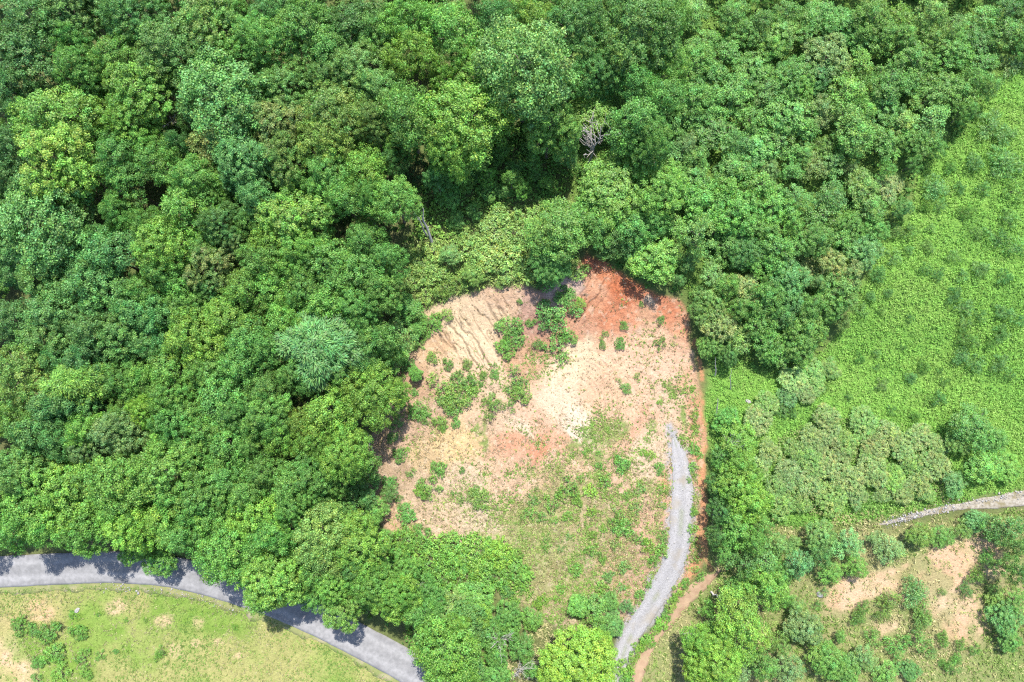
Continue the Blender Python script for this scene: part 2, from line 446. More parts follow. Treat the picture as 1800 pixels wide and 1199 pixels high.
# rills cut by rain, tyre arcs, clods
def rills(fx, fy, along, across, seed, sharp):
    n = math.hypot(fx, fy); fx /= n; fy /= n
    xs, ys = X[idx], Y[idx]
    u = xs * fx + ys * fy; v = -xs * fy + ys * fx
    v = v + 1.1 * (fbm(xs, ys, 3.2, 3, seed) - .5) + .35 * (fbm(xs, ys, .9, 2, seed + 5) - .5)
    out = 0
    for (al, ac, sd, wd, k) in ((along, across, seed + 9, .10, 1.0), (along * .55, across * .6, seed + 13, .075, .7)):
        n0 = vnoise(u / al, v / ac, sd)
        g = np.abs(vnoise(u / al, (v + .12) / ac, sd) - vnoise(u / al, (v - .12) / ac, sd)) / .24
        dist = np.abs(n0 - .5) / (g + .12)
        out = out + k * np.exp(-(dist / wd) ** 2) * sstep(.18, .42, vnoise(u / (al * .8) + 3, v / (ac * 2) + 5, sd + 2))
    return np.clip(out, 0, 1)
xs, ys = X[idx], Y[idx]
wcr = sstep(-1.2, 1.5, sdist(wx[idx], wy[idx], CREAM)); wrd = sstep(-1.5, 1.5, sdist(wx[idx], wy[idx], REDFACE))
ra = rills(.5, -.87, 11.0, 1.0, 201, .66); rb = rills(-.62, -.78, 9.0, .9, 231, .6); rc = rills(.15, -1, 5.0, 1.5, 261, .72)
inner = sstep(.2, 1.5, d_clear[idx])
cut = wcr * ra * .30 + wrd * rb * .26 + (1 - np.maximum(wcr, wrd)) * rc * .10 * sstep(-20, -2, ys)
c0 = at(1000, 705); rr = np.hypot(xs - c0[0], ys - c0[1]) + .5 * (fbm(xs, ys, 3, 2, 271) - .5)
ang = np.arctan2(ys - c0[1], xs - c0[0])
arc = 1.6 * sstep(3.5, 5, rr) * sstep(11, 9, rr) * sstep(-1.0, -.5, ang) * sstep(1.5, .9, ang) * (.5 + .5 * np.sin(rr * 8.5)) * sstep(.45, .62, fbm(xs, ys, 2.0, 3, 281))
c1 = at(1100, 705); r2 = np.hypot(xs - c1[0], (ys - c1[1]) * 1.2); a2 = np.arctan2(ys - c1[1], xs - c1[0])
arc2 = 1.6 * sstep(3.5, 5, r2) * sstep(8.5, 7, r2) * sstep(.3, .8, a2) * sstep(2.9, 2.3, a2) * (.5 + .5 * np.sin(r2 * 8.0)) * sstep(.45, .62, fbm(xs, ys, 2.0, 3, 283))
clod = .22 * (fbm(xs, ys, .6, 3, 291) - .5) + .3 * (fbm(xs, ys, 2.2, 3, 297) - .5)
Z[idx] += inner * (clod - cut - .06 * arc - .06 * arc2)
# soil colour is darker along the tyre arcs and in the rill bottoms
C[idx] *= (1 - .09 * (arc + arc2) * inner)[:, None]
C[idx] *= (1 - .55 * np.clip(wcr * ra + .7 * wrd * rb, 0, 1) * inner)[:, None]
nx, ny = len(gx), len(gy)
ii = (np.arange(ny - 1)[:, None] * nx + np.arange(nx - 1)[None, :]).ravel()
F = np.stack([ii, ii + 1, ii + 1 + nx, ii + nx], 1)
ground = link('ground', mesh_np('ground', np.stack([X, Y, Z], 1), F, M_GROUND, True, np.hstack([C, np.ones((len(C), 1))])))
tag(ground, 'ground of eroded clay, turf, meadow and woodland litter', kind='structure')

# ------------------------------------------------------------------ road, drive, verge, track, creek bed
def ribbon(name, pts, lift, mat, label, across=6, per=10, ragged=0.0, seed=1, crown=0.0, rs=1.8, ruts=None):
    """pts: rows of photo x, y and width in photo pixels; laid over the terrain"""
    W = np.array([list(at(a, b)[:2]) + [w * m_per_px(*at(a, b))] for a, b, w in pts])
    S = spline(W, per)
    t = unit(np.gradient(S[:, :2], axis=0)); nrm = np.stack([-t[:, 1], t[:, 0]], 1)
    k = np.linspace(-1, 1, across + 1)
    s_len = np.cumsum(np.r_[0, np.linalg.norm(np.diff(S[:, :2], axis=0), axis=1)])
    V = []
    for j, kk in enumerate(k):
        half = S[:, 2] / 2
        if ragged:
            sd = 1 if kk > 0 else 2
            half = half * (1 + ragged * 2 * (fbm(s_len, s_len * 0, rs, 4, seed + sd * 7) - .5) * abs(kk))
        p = S[:, :2] + nrm * (half * kk)[:, None]
        z = terrain(p[:, 0], p[:, 1]) + lift + crown * (1 - kk * kk)
        V.append(np.column_stack([p, z]))
    # buried edges so the sheet has depth
    for e in (0, -1):
        q = V[e].copy(); q[:, 2] -= lift + .15
        V.insert(0, q) if e == 0 else V.append(q)
    n = len(S); c = len(V)
    V = np.stack(V, 1).reshape(-1, 3)
    a = (np.arange(n - 1)[:, None] * c + np.arange(c - 1)[None, :]).ravel()
    F = np.stack([a, a + c, a + c + 1, a + 1], 1)
    col = None
    if ruts:
        kk = np.concatenate([[-1], k, [1]])
        prof = np.exp(-((np.abs(kk) - ruts[0]) / ruts[1]) ** 2)
        g = 1 + ruts[2] * (np.tile(prof, (n, 1)) - .4) * (.5 + fbm(np.repeat(s_len, c), np.tile(kk, n), 5, 3, seed).reshape(n, c))
        rgb = np.stack([g, g, g], -1)
        mid = np.exp(-(kk / .22) ** 2)[None, :] * sstep(.45, .65, fbm(np.repeat(s_len, c), np.tile(kk, n), 3, 3, seed + 4).reshape(n, c))
        rgb = rgb * (1 - ruts[3] * mid[..., None] * np.array([.25, .12, .5]))
        col = np.concatenate([rgb, np.ones((n, c, 1))], -1).reshape(-1, 4)
    o = link(name, mesh_np(name, V, F, mat, True, col))
    return tag(o, label, kind='structure')

ROAD = [(-140, 1010, 54), (0, 1005, 54), (100, 1000, 54), (200, 997, 54), (300, 1005, 54), (400, 1029, 54), (500, 1064, 54), (600, 1110, 54), (700, 1163, 54), (800, 1222, 54), (900, 1290, 54)]
def offset(pts, dx, dy, w):
    return [(a + dx, b + dy, w) for a, b, _ in pts]
ribbon('road_verge', [(-140, 1040, 18), (0, 1035, 18), (100, 1030, 18), (200, 1028, 18), (300, 1035, 20), (400, 1059, 20), (500, 1095, 20), (600, 1141, 20), (700, 1195, 20), (800, 1255, 20)], .035, M_SHOULDER,
       'dry grassy gravel verge along the lower side of the asphalt road', 4, 24, .9, 5)
ribbon('asphalt_road', ROAD, .10, M_ASPHALT, 'grey asphalt road curving along the foot of the forest', 14, 14, .035, 3, .05, 1.8, (.48, .17, .22, .0))
DRIVE = [(1184, 770, 6), (1189, 785, 16), (1195, 808, 27), (1200, 850, 37), (1198, 900, 40), (1194, 950, 39), (1183, 990, 39), (1163, 1030, 38), (1140, 1070, 34), (1112, 1112, 30), (1097, 1145, 26), (1088, 1180, 21), (1080, 1225, 18)]
ribbon('gravel_drive', DRIVE, .10, M_GRAVEL, 'pale grey gravel drive bending up to the clay clearing', 14, 20, .16, 9, 0, .9, (.5, .2, .13, .5))
ribbon('dirt_track', [(1262, 998, 16), (1238, 1022, 22), (1210, 1050, 22), (1180, 1085, 22), (1150, 1122, 20), (1128, 1165, 20), (1112, 1215, 20)], .07, M_TRACK, 'narrow dirt track beside the gravel drive', 5, 12, .35, 13)
ribbon('creek_bed', [(1540, 923, 3), (1575, 915, 7), (1620, 904, 9), (1670, 893, 11), (1720, 884, 12), (1760, 876, 13), (1850, 858, 14)], .06, M_CREEK, 'pale stony creek bed running between shrubs and meadow', 5, 12, .5, 17)
ribbon('dirt_path', [(1690, 893, 4), (1730, 890, 9), (1770, 885, 13), (1850, 873, 15)], .075, M_CREEK, 'brown dirt path beside the stony creek bed', 4, 12, .3, 19)

# ------------------------------------------------------------------ plant models (built once, copied for each plant)
LEAF_TINT = 0.32
def colours(n, rng, spread=LEAF_TINT, tips=None):
    b = np.clip(rng.normal(1.0, spread, n), .45, 1.9)
    h = rng.normal(0, .10, n)
    c = np.stack([b * (1 + h * 1.3), b, b * (1 - h), np.ones(n)], 1)
    if tips is not None:
        c[:, 0] *= 1 + 0.42 * tips; c[:, 1] *= 1 + .06 * tips; c[:, 2] *= 1 + .25 * tips
    return np.repeat(np.clip(c, .1, 2.5), 4, axis=0)

def make_crown(seed, R=5.5, zc=10.0, up=5.5, down=3.2, spacing=1.5, cr=1.15, per=135, ls=(.44, .30), style='broad', lobes=.2, tipred=0.0, fill=.3, mat=None, nlobe=0, spread=(.48, .70), lsize=(.34, .52)):
    rng = np.random.default_rng(seed)
    ph = rng.uniform(0, 6.28, 5); am = rng.uniform(.3, 1, 5)
    def outline(th):
        return 1 + lobes * sum(am[k] * np.sin((k + 2) * th + ph[k]) for k in range(5)) / 2.2
    cents = []; CE = np.zeros((521, 3))
    tries = 0
    sp2 = spacing ** 2
    LC = None
    if nlobe:
        LC = []; LR = []
        for i in range(nlobe):
            th = i * 2.39996 + rng.uniform(-.35, .35)
            q = 0 if i == 0 else rng.uniform(*spread)
            LC.append((R * q * math.cos(th), R * q * math.sin(th), (up * .42 if i == 0 else rng.uniform(-.32, .26) * up)))
            LR.append(R * rng.uniform(*lsize))
        LC = np.array(LC); LR = np.array(LR)
    while tries < 3600 and len(cents) < 520:
        tries += 1
        if LC is not None:
            i = int(rng.integers(nlobe)); d = rng.normal(size=3); d /= np.linalg.norm(d)
            if d[2] < -.45: d[2] = -d[2]
            k = rng.uniform(.86, 1.08) if rng.random() > fill else rng.uniform(.4, .8)
            p = LC[i] + d * LR[i] * k * np.array([1, 1, .85 * up / R + .1])
            dd = np.sqrt((((p - LC) / np.array([1, 1, .85 * up / R + .1])) ** 2).sum(1)) / LR
            dd[i] = 9
            if dd.min() < .72: continue
        else:
            th = rng.uniform(0, 2 * np.pi); cz = rng.uniform(-.75, 1)
            rxy = math.sqrt(max(0, 1 - cz * cz))
            k = rng.uniform(.35, .8) if rng.random() < fill else rng.uniform(.78, 1.06)
            o = outline(th)
            p = np.array([R * o * rxy * k * math.cos(th), R * o * rxy * k * math.sin(th), (up * cz if cz > 0 else down * cz) * k])
            p[2] += rng.normal(0, .05 * R)
        m_ = len(cents)
        if m_ == 0 or ((CE[:m_] - p) ** 2).sum(1).min() > sp2:
            CE[m_] = p; cents.append(p)
    cents = np.array(cents)
    P = []; Nn = []; T = []; TI = []; CB = []
    for c in cents:
        r = cr * rng.uniform(.7, 1.3)
        n = max(12, int(per * (r / cr) ** 1.6))
        d = unit(rng.normal(size=(n, 3)))
        d[:, 2] = np.where(d[:, 2] < -.25, -d[:, 2], d[:, 2])
        u = rng.uniform(.12, 1.12, n) ** .6
        q = d * u[:, None] * r; q[:, 2] *= .62
        P.append(c + q)
        outw = unit(c * np.array([1, 1, .6]) + 1e-6)
        if style == 'feather':
            nn = unit(np.array([0, 0, 1.0]) + .35 * d + .25 * rng.normal(size=(n, 3)))
            T.append(unit(d * np.array([1, 1, .3]) + .6 * outw))
        elif style == 'spiky':
            nn = unit(d + .4 * rng.normal(size=(n, 3)) + np.array([0, 0, .4]))
            T.append(unit(.8 * outw + .7 * d + np.array([0, 0, .5])))
        else:
            nn = unit(.55 * d + np.array([0, 0, .5]) + .3 * outw + .55 * rng.normal(size=(n, 3)))
            T.append(rng.normal(size=(n, 3)))
        Nn.append(nn)
        TI.append(np.full(n, 1.0 if (rng.random() < tipred and c[2] > 0) else 0.0) * rng.uniform(.2, 1, n))
        CB.append(np.tile(np.array([rng.normal(1, .07), 1, rng.normal(1, .06)]) * rng.normal(1, .13), (n, 1)))
    P = np.vstack(P); Nn = np.vstack(Nn); T = np.vstack(T); TI = np.concatenate(TI); CB = np.vstack(CB)
    n = len(P)
    P[:, 2] += zc
    P[:, 2] = np.maximum(P[:, 2], .12)
    s = rng.uniform(.7, 1.3, n)
    V, F = quads(P, Nn, T, ls[0] * s, ls[1] * s)
    col = colours(n, rng, tips=TI)
    col[:, :3] *= np.repeat(CB, 4, axis=0)
    me = mesh_np('crown', V, F, mat or M_LEAF, False, col)
    cents = cents.copy(); cents[:, 2] += zc
    return me, cents

def make_trunk(seed, zc, R, rad, cents, n_limb=8, mat=None, lean=.3):
    rng = np.random.default_rng(seed + 999)
    top = zc + .25 * R
    k = 7
    zz = np.linspace(-.5, top, k)
    path = np.column_stack([np.cumsum(rng.normal(0, lean * .35, k)) * (zz > 0), np.cumsum(rng.normal(0, lean * .35, k)) * (zz > 0), zz])
    rd = rad * (1 - .72 * np.linspace(0, 1, k)); rd[0] *= 1.45
    parts = [tube(path, rd, 7)]
    pick = rng.permutation(len(cents))[:n_limb * 2]
    for j, i in enumerate(pick):
        c = cents[i]
        hz = np.clip(c[2] - np.hypot(c[0], c[1]) * rng.uniform(.5, 1.0), .25 * zc, top * .96)
        t = (hz + .5) / (top + .5)
        base = np.array([np.interp(hz, zz, path[:, 0]), np.interp(hz, zz, path[:, 1]), hz])
        mid = base * .45 + c * .55 + np.array([0, 0, .12 * R]) + rng.normal(0, .05 * R, 3)
        q = np.array([base, base * .6 + mid * .4 + np.array([0, 0, .02 * R]), mid, mid * .4 + c * .6, c])
        r0 = rad * (.42 if j < n_limb else .25) * (1.1 - .6 * t)
        parts.append(tube(q, r0 * np.array([1, .85, .65, .45, .15]), 5))
    V, F = merge(parts)
    return mesh_np('trunk', V, F, mat or M_BARK, True)

PROTO = {}
def proto(kind, n, **kw):
    rad = kw.pop('rad'); limbs = kw.pop('limbs', 8); lean = kw.pop('lean', .3)
    out = []
    for i in range(n):
        sd = abs(hash_s(kind)) % 10000 + i * 37
        kv = dict(kw); v = (i + len(kind)) % 3
        if kv.get('nlobe'): kv['nlobe'] = max(4, kv['nlobe'] + (0, -2, 4)[v])
        f = (1.0, 1.13, .85)[v]
        kv['cr'] *= f; kv['spacing'] *= f ** .8; kv['ls'] = (kv['ls'][0] * f ** .3, kv['ls'][1] * f ** .3)
        kv['up'] *= (1.0, .9, 1.12)[v]
        cm, ce = make_crown(sd, **kv)
        tm = make_trunk(sd, kw['zc'], kw['R'], rad, ce, limbs, None, lean)
        out.append((cm, tm))
    PROTO[kind] = (out, kw['R'], kw['zc'], kw['zc'] + kw['up'], kw['up'])

def hash_s(s):
    v = 7
    for ch in s:
        v = (v * 131 + ord(ch)) & 0x7FFFFFF
    return v

proto('broad', 6, R=5.5, zc=10.0, up=5.8, down=3.4, spacing=1.3, cr=.84, per=135, ls=(.265, .175), rad=.34, fill=.2, nlobe=8)
proto('dense', 3, R=5.5, zc=9.5, up=5.8, down=4.2, spacing=1.15, cr=.76, per=108, ls=(.265, .175), lobes=.2, rad=.32)
proto('tipped', 3, R=5.5, zc=10.0, up=5.8, down=3.4, spacing=1.28, cr=.80, per=125, ls=(.265, .175), tipred=.4, rad=.34, fill=.2, nlobe=9)
proto('feather', 2, R=5.0, zc=9.0, up=5.0, down=3.0, spacing=1.2, cr=1.1, per=80, ls=(.55, .13), lobes=.25, style='feather', rad=.28)
proto('small', 6, R=3.2, zc=4.8, up=3.6, down=2.8, spacing=.96, cr=.62, per=86, ls=(.225, .15), rad=.16, fill=.25, nlobe=6)
proto('sumac', 4, R=3.0, zc=3.2, up=1.8, down=1.6, spacing=.75, cr=.55, per=48, ls=(.34, .11), style='feather', tipred=.5, rad=.09, limbs=10, nlobe=6)
proto('shrub', 6, R=2.0, zc=1.0, up=1.0, down=.8, spacing=.56, cr=.40, per=44, ls=(.20, .13), rad=.06, limbs=12, fill=.3, nlobe=8, spread=(.45, .98), lsize=(.20, .40))
proto('spiky', 5, R=2.0, zc=1.0, up=1.1, down=.8, spacing=.66, cr=.55, per=40, ls=(.32, .085), style='spiky', rad=.05, limbs=10, nlobe=7, spread=(.4, .95), lsize=(.2, .42))
proto('weed', 5, R=1.0, zc=.35, up=.38, down=.3, spacing=.30, cr=.26, per=16, ls=(.17, .10), rad=.02, limbs=6, nlobe=7, spread=(.4, 1.0), lsize=(.18, .40))

PAL = {'d': (.076, .180, .046), 'm': (.114, .258, .054), 'b': (.134, .298, .054), 'y': (.155, .300, .048), 'l': (.188, .340, .046), 'u': (.102, .240, .068),
       'p': (.165, .300, .084), 'o': (.142, .258, .056), 'n': (.166, .245, .074), 't': (.082, .188, .058), 'g': (.160, .260, .100), 's': (.138, .280, .092), 'k': (.215, .335, .085)}
_mean = np.mean([PAL[k] for k in 'dmbyuot'], axis=0)
PAL = {k: tuple((.76 * np.array(v) + .24 * _mean) * 1.07) for k, v in PAL.items()}
WORD = {'d': 'dark green', 'm': 'mid-green', 'b': 'bright green', 'y': 'yellow-green', 'l': 'lime', 'u': 'blue-green', 'p': 'pale green', 'o': 'olive',
        'n': 'brownish olive', 't': 'deep teal-green', 'g': 'grey-green', 's': 'silvery blue-green', 'k': 'pale yellow-green'}
RNG = np.random.default_rng(4242)
PLANTS = []       # px, py, r, colour, kind, zone, height, root object

def plant(px, py, r, c, kind, zone, height=None):
    protos, R0, zc0, top0, up0 = PROTO[kind]
    rm = r * .1
    if height is None:
        height = {'broad': 12.5 + .075 * r, 'dense': 12 + .075 * r, 'tipped': 12.5 + .075 * r, 'feather': 12 + .06 * r, 'small': 3.6 + .09 * r}.get(kind)
        if height is None:
            height = {'sumac': 1.1, 'shrub': .95, 'spiky': 1.5, 'weed': .75}[kind] * rm ** .8
            height = min(height, 2.4)
    height *= RNG.uniform(.78, 1.25) if kind == 'small' else RNG.uniform(.92, 1.1)
    sz = height / top0
    look = (zc0 + .35 * up0) * sz
    p = at(px, py, look)
    rm = r * m_per_px(p[0], p[1], p[2] + look)
    s = rm / R0 * {'small': .90, 'sumac': .88, 'shrub': .92, 'spiky': .92, 'weed': .95}.get(kind, 1.0)
    sz = np.clip(sz, .4 * s, 2.1 * s)
    i = int(RNG.integers(len(protos)))
    cm, tm = protos[i]
    name = {'broad': 'broadleaf_tree', 'dense': 'rounded_tree', 'tipped': 'oak_tree', 'feather': 'feathery_tree', 'small': 'small_tree', 'sumac': 'sumac_shrub', 'shrub': 'leafy_shrub', 'spiky': 'spiky_shrub', 'weed': 'weed_clump'}[kind]
    e = bpy.data.objects.new(name, None)
    e.empty_display_size = .3
    COL.objects.link(e)
    e.location = (p[0], p[1], p[2] - .03)
    e.rotation_euler = (0, 0, RNG.uniform(0, 6.28))
    e.scale = (s * RNG.uniform(.88, 1.12), s * RNG.uniform(.88, 1.12), sz)
    cr = bpy.data.objects.new('crown', cm); COL.objects.link(cr); cr.parent = e
    base = np.array(PAL[c]); jit = RNG.normal(0, .035)
    col = base * (1 + RNG.normal(0, .07)) * np.array([1 + jit * 1.5, 1, 1 - jit])
    cr.color = (*np.clip(col, .005, 1).tolist(), 1)
    tr = bpy.data.objects.new('trunk' if kind not in ('shrub', 'spiky', 'weed', 'sumac') else 'stems', tm); COL.objects.link(tr); tr.parent = e
    PLANTS.append((px, py, r, c, kind, zone, e))

def rows(kind, text):
    for tok in text.split():
        a = tok.split(',')
        k = kind
        c = a[3]
        if len(c) > 1:
            k = {'D': 'dense', 'T': 'tipped', 'F': 'feather', 'S': 'small', 'K': 'spiky', 'H': 'shrub', 'U': 'sumac', 'B': 'broad', 'W': 'weed'}[c[1]]; c = c[0]
        plant(float(a[0]), float(a[1]), float(a[2]), c, k, None, float(a[4]) if len(a) > 4 else None)

#@@DATA
# top-left and left forest
rows('broad', '''45,20,62,t 37,87,58,t 115,15,48,t 230,20,45,u 122,60,34,m 355,30,58,oT 285,78,58,u 195,95,45,m 130,118,36,m 238,150,58,b 385,165,68,uD 440,60,45,m 470,15,40,u 530,50,58,m 500,150,45,u
575,88,45,m 572,135,36,u 580,190,56,oT 85,200,62,yT 148,190,36,y 85,270,70,yT 230,215,42,b 200,270,46,m 120,318,42,y 215,315,45,m 265,275,40,m 375,240,46,nT 485,215,48,nT 430,285,50,uD 490,275,45,oT
560,245,45,o 570,300,48,m 10,150,40,t 5,250,45,t 10,320,38,t 70,385,72,uD 330,310,45,m 195,370,32,m 315,365,48,y 255,390,36,m 510,388,58,yT 390,390,34,t 445,345,40,u -20,60,45,t -25,380,45,u 330,190,30,d 300,240,26,d''')
rows('broad', '''20,440,50,u 77,463,50,u 133,417,36,u 180,443,58,u 150,493,52,u 100,513,40,u 80,550,50,u 15,560,42,t 73,597,45,u 110,565,40,t 152,583,42,t 140,630,44,t
283,430,50,yD 277,477,40,m 240,510,44,m 313,503,45,b 363,460,44,nT 353,433,30,o 327,542,36,m 420,427,24,g 457,457,45,m 427,510,45,m 475,500,40,b 520,440,42,b 483,415,38,y 567,460,58,m 540,510,45,m 573,532,48,b
233,550,45,u 213,590,45,u 267,565,40,u 253,612,36,u 333,590,54,y 400,563,46,y 428,602,50,m 468,607,40,m 417,642,54,m 497,563,45,y 535,567,36,y 567,613,60,uF 527,652,40,m
30,653,50,oT 93,633,36,u 130,673,42,yF 162,667,30,yF 83,715,52,t 116,713,40,u 207,670,40,m 242,663,36,b 293,653,45,m 293,695,36,m 378,657,40,m 385,693,58,m 467,687,40,d 463,727,46,m 410,725,40,m 333,727,36,m 260,723,30,l 302,740,40,m 353,755,36,m 207,730,32,m
20,733,36,m 53,760,50,u 95,772,36,u 142,757,40,b 142,785,26,g 193,765,40,g 228,753,36,n 285,780,38,b 400,780,50,m 493,767,36,b 550,777,40,y''')
# big yellow-green trees at the left edge of the clearing
rows('broad', '575,722,55,y 652,697,52,y 600,795,44,y 690,690,24,y 530,742,32,o')
# row above the asphalt road
rows('broad', '''20,820,46,u 63,842,50,b 110,868,54,y 43,893,55,y 77,921,44,b 20,933,40,b 140,936,45,b 147,850,36,m 207,850,54,mD 207,895,45,b 227,921,44,lD 290,833,58,m 287,909,54,y 317,946,40,m 350,877,50,m 393,843,45,m 360,911,40,b 433,867,45,m 460,830,40,m
450,909,45,l 474,943,48,b 400,976,50,bD 480,1019,50,yD 507,860,45,m 533,843,40,m 517,892,36,m 563,943,46,pD 573,978,40,p 550,1008,38,m 588,1028,32,bD -15,880,40,b 330,790,34,m 440,785,30,m''')
rows('small', '275,985,30,bS,6 225,975,18,bS,5 255,965,24,b,6')
# top centre
rows('broad', '''615,35,50,d 663,45,42,m 715,20,45,b 785,40,58,b 723,85,46,y 800,90,40,m 870,20,42,d 935,25,45,y 1010,45,55,d 1120,40,72,d 1185,20,36,m 925,112,84,pD,22 845,125,45,y 783,138,32,yS,15 630,115,45,p 657,147,40,p 710,190,58,m,20 810,207,72,yD,20 790,262,42,yD,16
650,208,32,p 617,207,32,oT 633,290,45,y 967,215,44,m 997,262,22,p,8 1047,127,36,u 1063,100,26,p 1040,190,36,yF,8 1120,207,58,m 1160,167,50,m 1120,140,40,m 1180,100,36,m 1142,237,40,m 690,345,46,m,16 647,375,22,b,9 640,335,30,m 1082,328,66,bD,9 1165,325,44,b,12 1045,358,34,b,7 600,345,40,m 1005,130,36,m 890,160,40,m''')
rows('small', '860,305,20,b,6 898,312,22,m,7 938,282,20,m,7 962,322,20,b,5 880,258,18,m,6 920,330,18,b,5 850,278,16,y,5')
rows('small', '''787,343,26,m,5 815,320,18,y,4 857,335,20,m,4 887,333,18,m,3 905,290,20,m,3 868,268,18,m,3 945,302,20,m,3 835,365,20,m,3 800,385,20,m,3   830,305,16,m,2.5 930,255,16,m,3 ''')
# around the top of the clearing
rows('broad', '637,423,40,m 630,477,50,m 677,450,36,m 667,510,40,m 620,542,40,m 650,600,48,m 610,613,44,u 600,660,36,m')
rows('small', '712,540,30,b,5 698,583,38,p,6 680,618,34,b,6 733,577,15,b,3 1150,448,42,b,6 1075,418,34,d,6 1100,432,28,d,5 1055,400,34,m,8 1010,390,34,m,9 1115,400,40,m,8 1210,455,26,d,5 1195,490,18,d,3.5 1237,403,40,p,10 1190,400,34,m,7 1150,390,34,m,8')
rows('broad', '985,396,58,mB,12 968,458,36,mB,7')
rows('shrub', '''962,497,18,m 790,446,24,pS,3.5 733,460,26,k 760,475,24,k 830,482,20,oS,3 783,503,26,o 750,512,22,k 807,490,20,o 873,450,40,k 867,420,40,k 893,478,24,k 877,497,12,k 840,450,32,k 900,440,34,k 905,410,34,k 870,390,34,k 930,390,30,k 820,430,28,k 760,440,24,k 850,475,24,k 925,470,26,k 960,380,30,k 760,567,18,b 783,553,15,k 725,495,22,k 718,450,16,k 1017,477,18,k 1000,470,14,k 715,520,18,b 735,550,20,b''')
# bushes on the clearing
rows('shrub', '''998,522,21,m 983,549,33,m 964,560,20,d 933,567,10,m 897,571,25,m 905,594,21,m 889,611,19,y 980,609,24,m 1000,592,15,m 946,606,14,m 913,530,6,m 1022,532,11,y 1060,607,9,m 1062,588,8,m 1098,572,9,m 1090,604,10,m 1160,603,12,o 1162,563,9,o 1128,535,6,m 1100,683,10,m 1088,668,6,m 1120,663,8,o
730,657,13,bD,3 775,680,24,o 805,700,28,o 813,668,22,o 790,712,22,o 832,683,10,y 909,668,22,o 915,690,18,o 898,712,12,m 868,717,20,o 862,705,14,o 733,722,16,m 745,735,12,m 773,743,14,o 780,752,7,l 801,743,10,m 787,640,11,o 760,630,13,o 820,640,10,o 850,660,7,o 845,675,6,m 870,658,8,m
753,858,20,m 770,825,15,m 740,865,12,y 713,904,16,m 840,877,18,o 813,877,11,o 835,862,8,o 797,867,6,m 812,827,6,m''')
rows('shrub', '702,665,12,m 708,702,13,o 694,742,14,m 702,800,12,m 722,832,9,o 684,850,14,m 735,605,12,b 716,640,13,m 690,770,10,o 700,880,10,m 750,590,9,y 728,690,8,o')
rows('weed', '''1043,897,12,l 1040,943,10,l 1087,903,15,b 1097,930,16,b 1082,922,12,b 1067,843,15,b 1093,817,14,b 1085,808,8,y 1127,860,13,p 1000,857,18,y 985,870,12,y 970,883,17,y 1020,840,12,y 1037,863,12,l 937,880,10,m 930,903,12,b 950,905,14,b 1140,960,15,l 1128,948,10,b 1163,967,13,b 1150,985,11,b 1013,1003,12,b 1070,1013,11,p 1097,997,12,p 1057,1033,12,b 1093,1033,12,p 1043,967,14,b 997,907,10,y 1000,943,10,p
1080,960,12,p 1120,893,12,p 1163,860,10,y 1167,890,9,b 1160,830,8,m 1165,945,10,b 1100,870,9,y 1115,945,9,y 1060,930,9,y 975,915,10,y 1015,880,10,y 1050,820,9,b 1053,797,8,b 1027,795,7,b 1145,800,9,l 1130,795,7,l 1160,820,9,b 1222,727,10,l 1218,752,6,l 1220,790,11,b 1230,800,8,b 1218,820,9,y 1212,845,7,y 1222,835,7,y 1220,900,9,y 1218,930,10,y 1215,950,9,y 1217,683,7,l 1160,707,6,l 870,640,6,m 830,757,6,y 716,790,5,l
960,1055,13,l 945,1060,11,l 975,1052,10,l 880,1030,8,b 915,1035,10,b 1020,1060,10,y 985,1035,9,y 905,1060,10,b 1060,985,8,y 960,960,9,y 985,965,7,p 1140,1030,8,b 1125,1045,9,b 942,860,5,m 980,830,5,l 960,945,8,p''')
# thicket and trees below the clearing
rows('shrub', '''717,950,26,b 740,942,20,b 787,968,32,b 833,975,34,y 757,990,30,b 877,972,24,l 900,997,22,b 921,1015,18,b 857,1013,28,b 813,1007,30,b 770,1018,28,b 840,1000,24,y 870,998,22,y 700,975,22,b 727,1005,22,m 890,1040,14,u 860,960,16,y 800,985,26,b 905,975,14,y''')
rows('small', '''743,1035,28,m,7 787,1077,34,p,7 833,1053,34,b,4 817,1100,38,u,8 847,1085,20,l,6 860,1112,28,m,6 917,1143,28,m,6 890,1083,24,m,5 830,1178,28,d,7 875,1150,22,m,5 933,1090,22,b,4 900,1110,20,m,5 870,1185,26,m,5 940,1180,22,b,5 760,1055,24,m,7 715,1010,24,m,8''')
rows('broad', '630,960,46,y 640,1028,38,b 692,1058,38,y 735,1082,34,m 780,1147,60,yD 660,1030,34,m 690,1045,30,b 805,1215,42,y 800,1110,26,y 620,1000,34,d 705,1060,30,m')
rows('small', '633,820,34,m,10 620,867,30,d,9 643,877,24,d,6 683,867,16,d,3 660,900,22,m,5 640,935,24,b,7 675,945,20,b,5 600,900,30,m,11 660,850,16,d,4')
rows('small', '1043,1077,36,m,4.5 1020,1065,20,b,3 1080,1097,22,u,3 1105,1068,16,u,2.5 1070,1060,18,m,3 1065,1100,22,m,4')
rows('broad', '1020,1165,58,l,13 1052,1138,24,l,8 983,1185,40,l,11 1033,1195,28,l,10')
# strip right of the drive
rows('shrub', '1140,1127,14,l 1120,1143,14,l 1132,1135,12,l 1163,1097,12,l 1153,1110,11,l 1180,1067,10,l 1172,1082,10,b 1097,1177,17,l 1108,1160,11,l 1193,1040,12,l 1205,1025,9,b 1186,1054,8,l 1102,1195,12,b 1227,985,7,b 1232,1010,11,b')
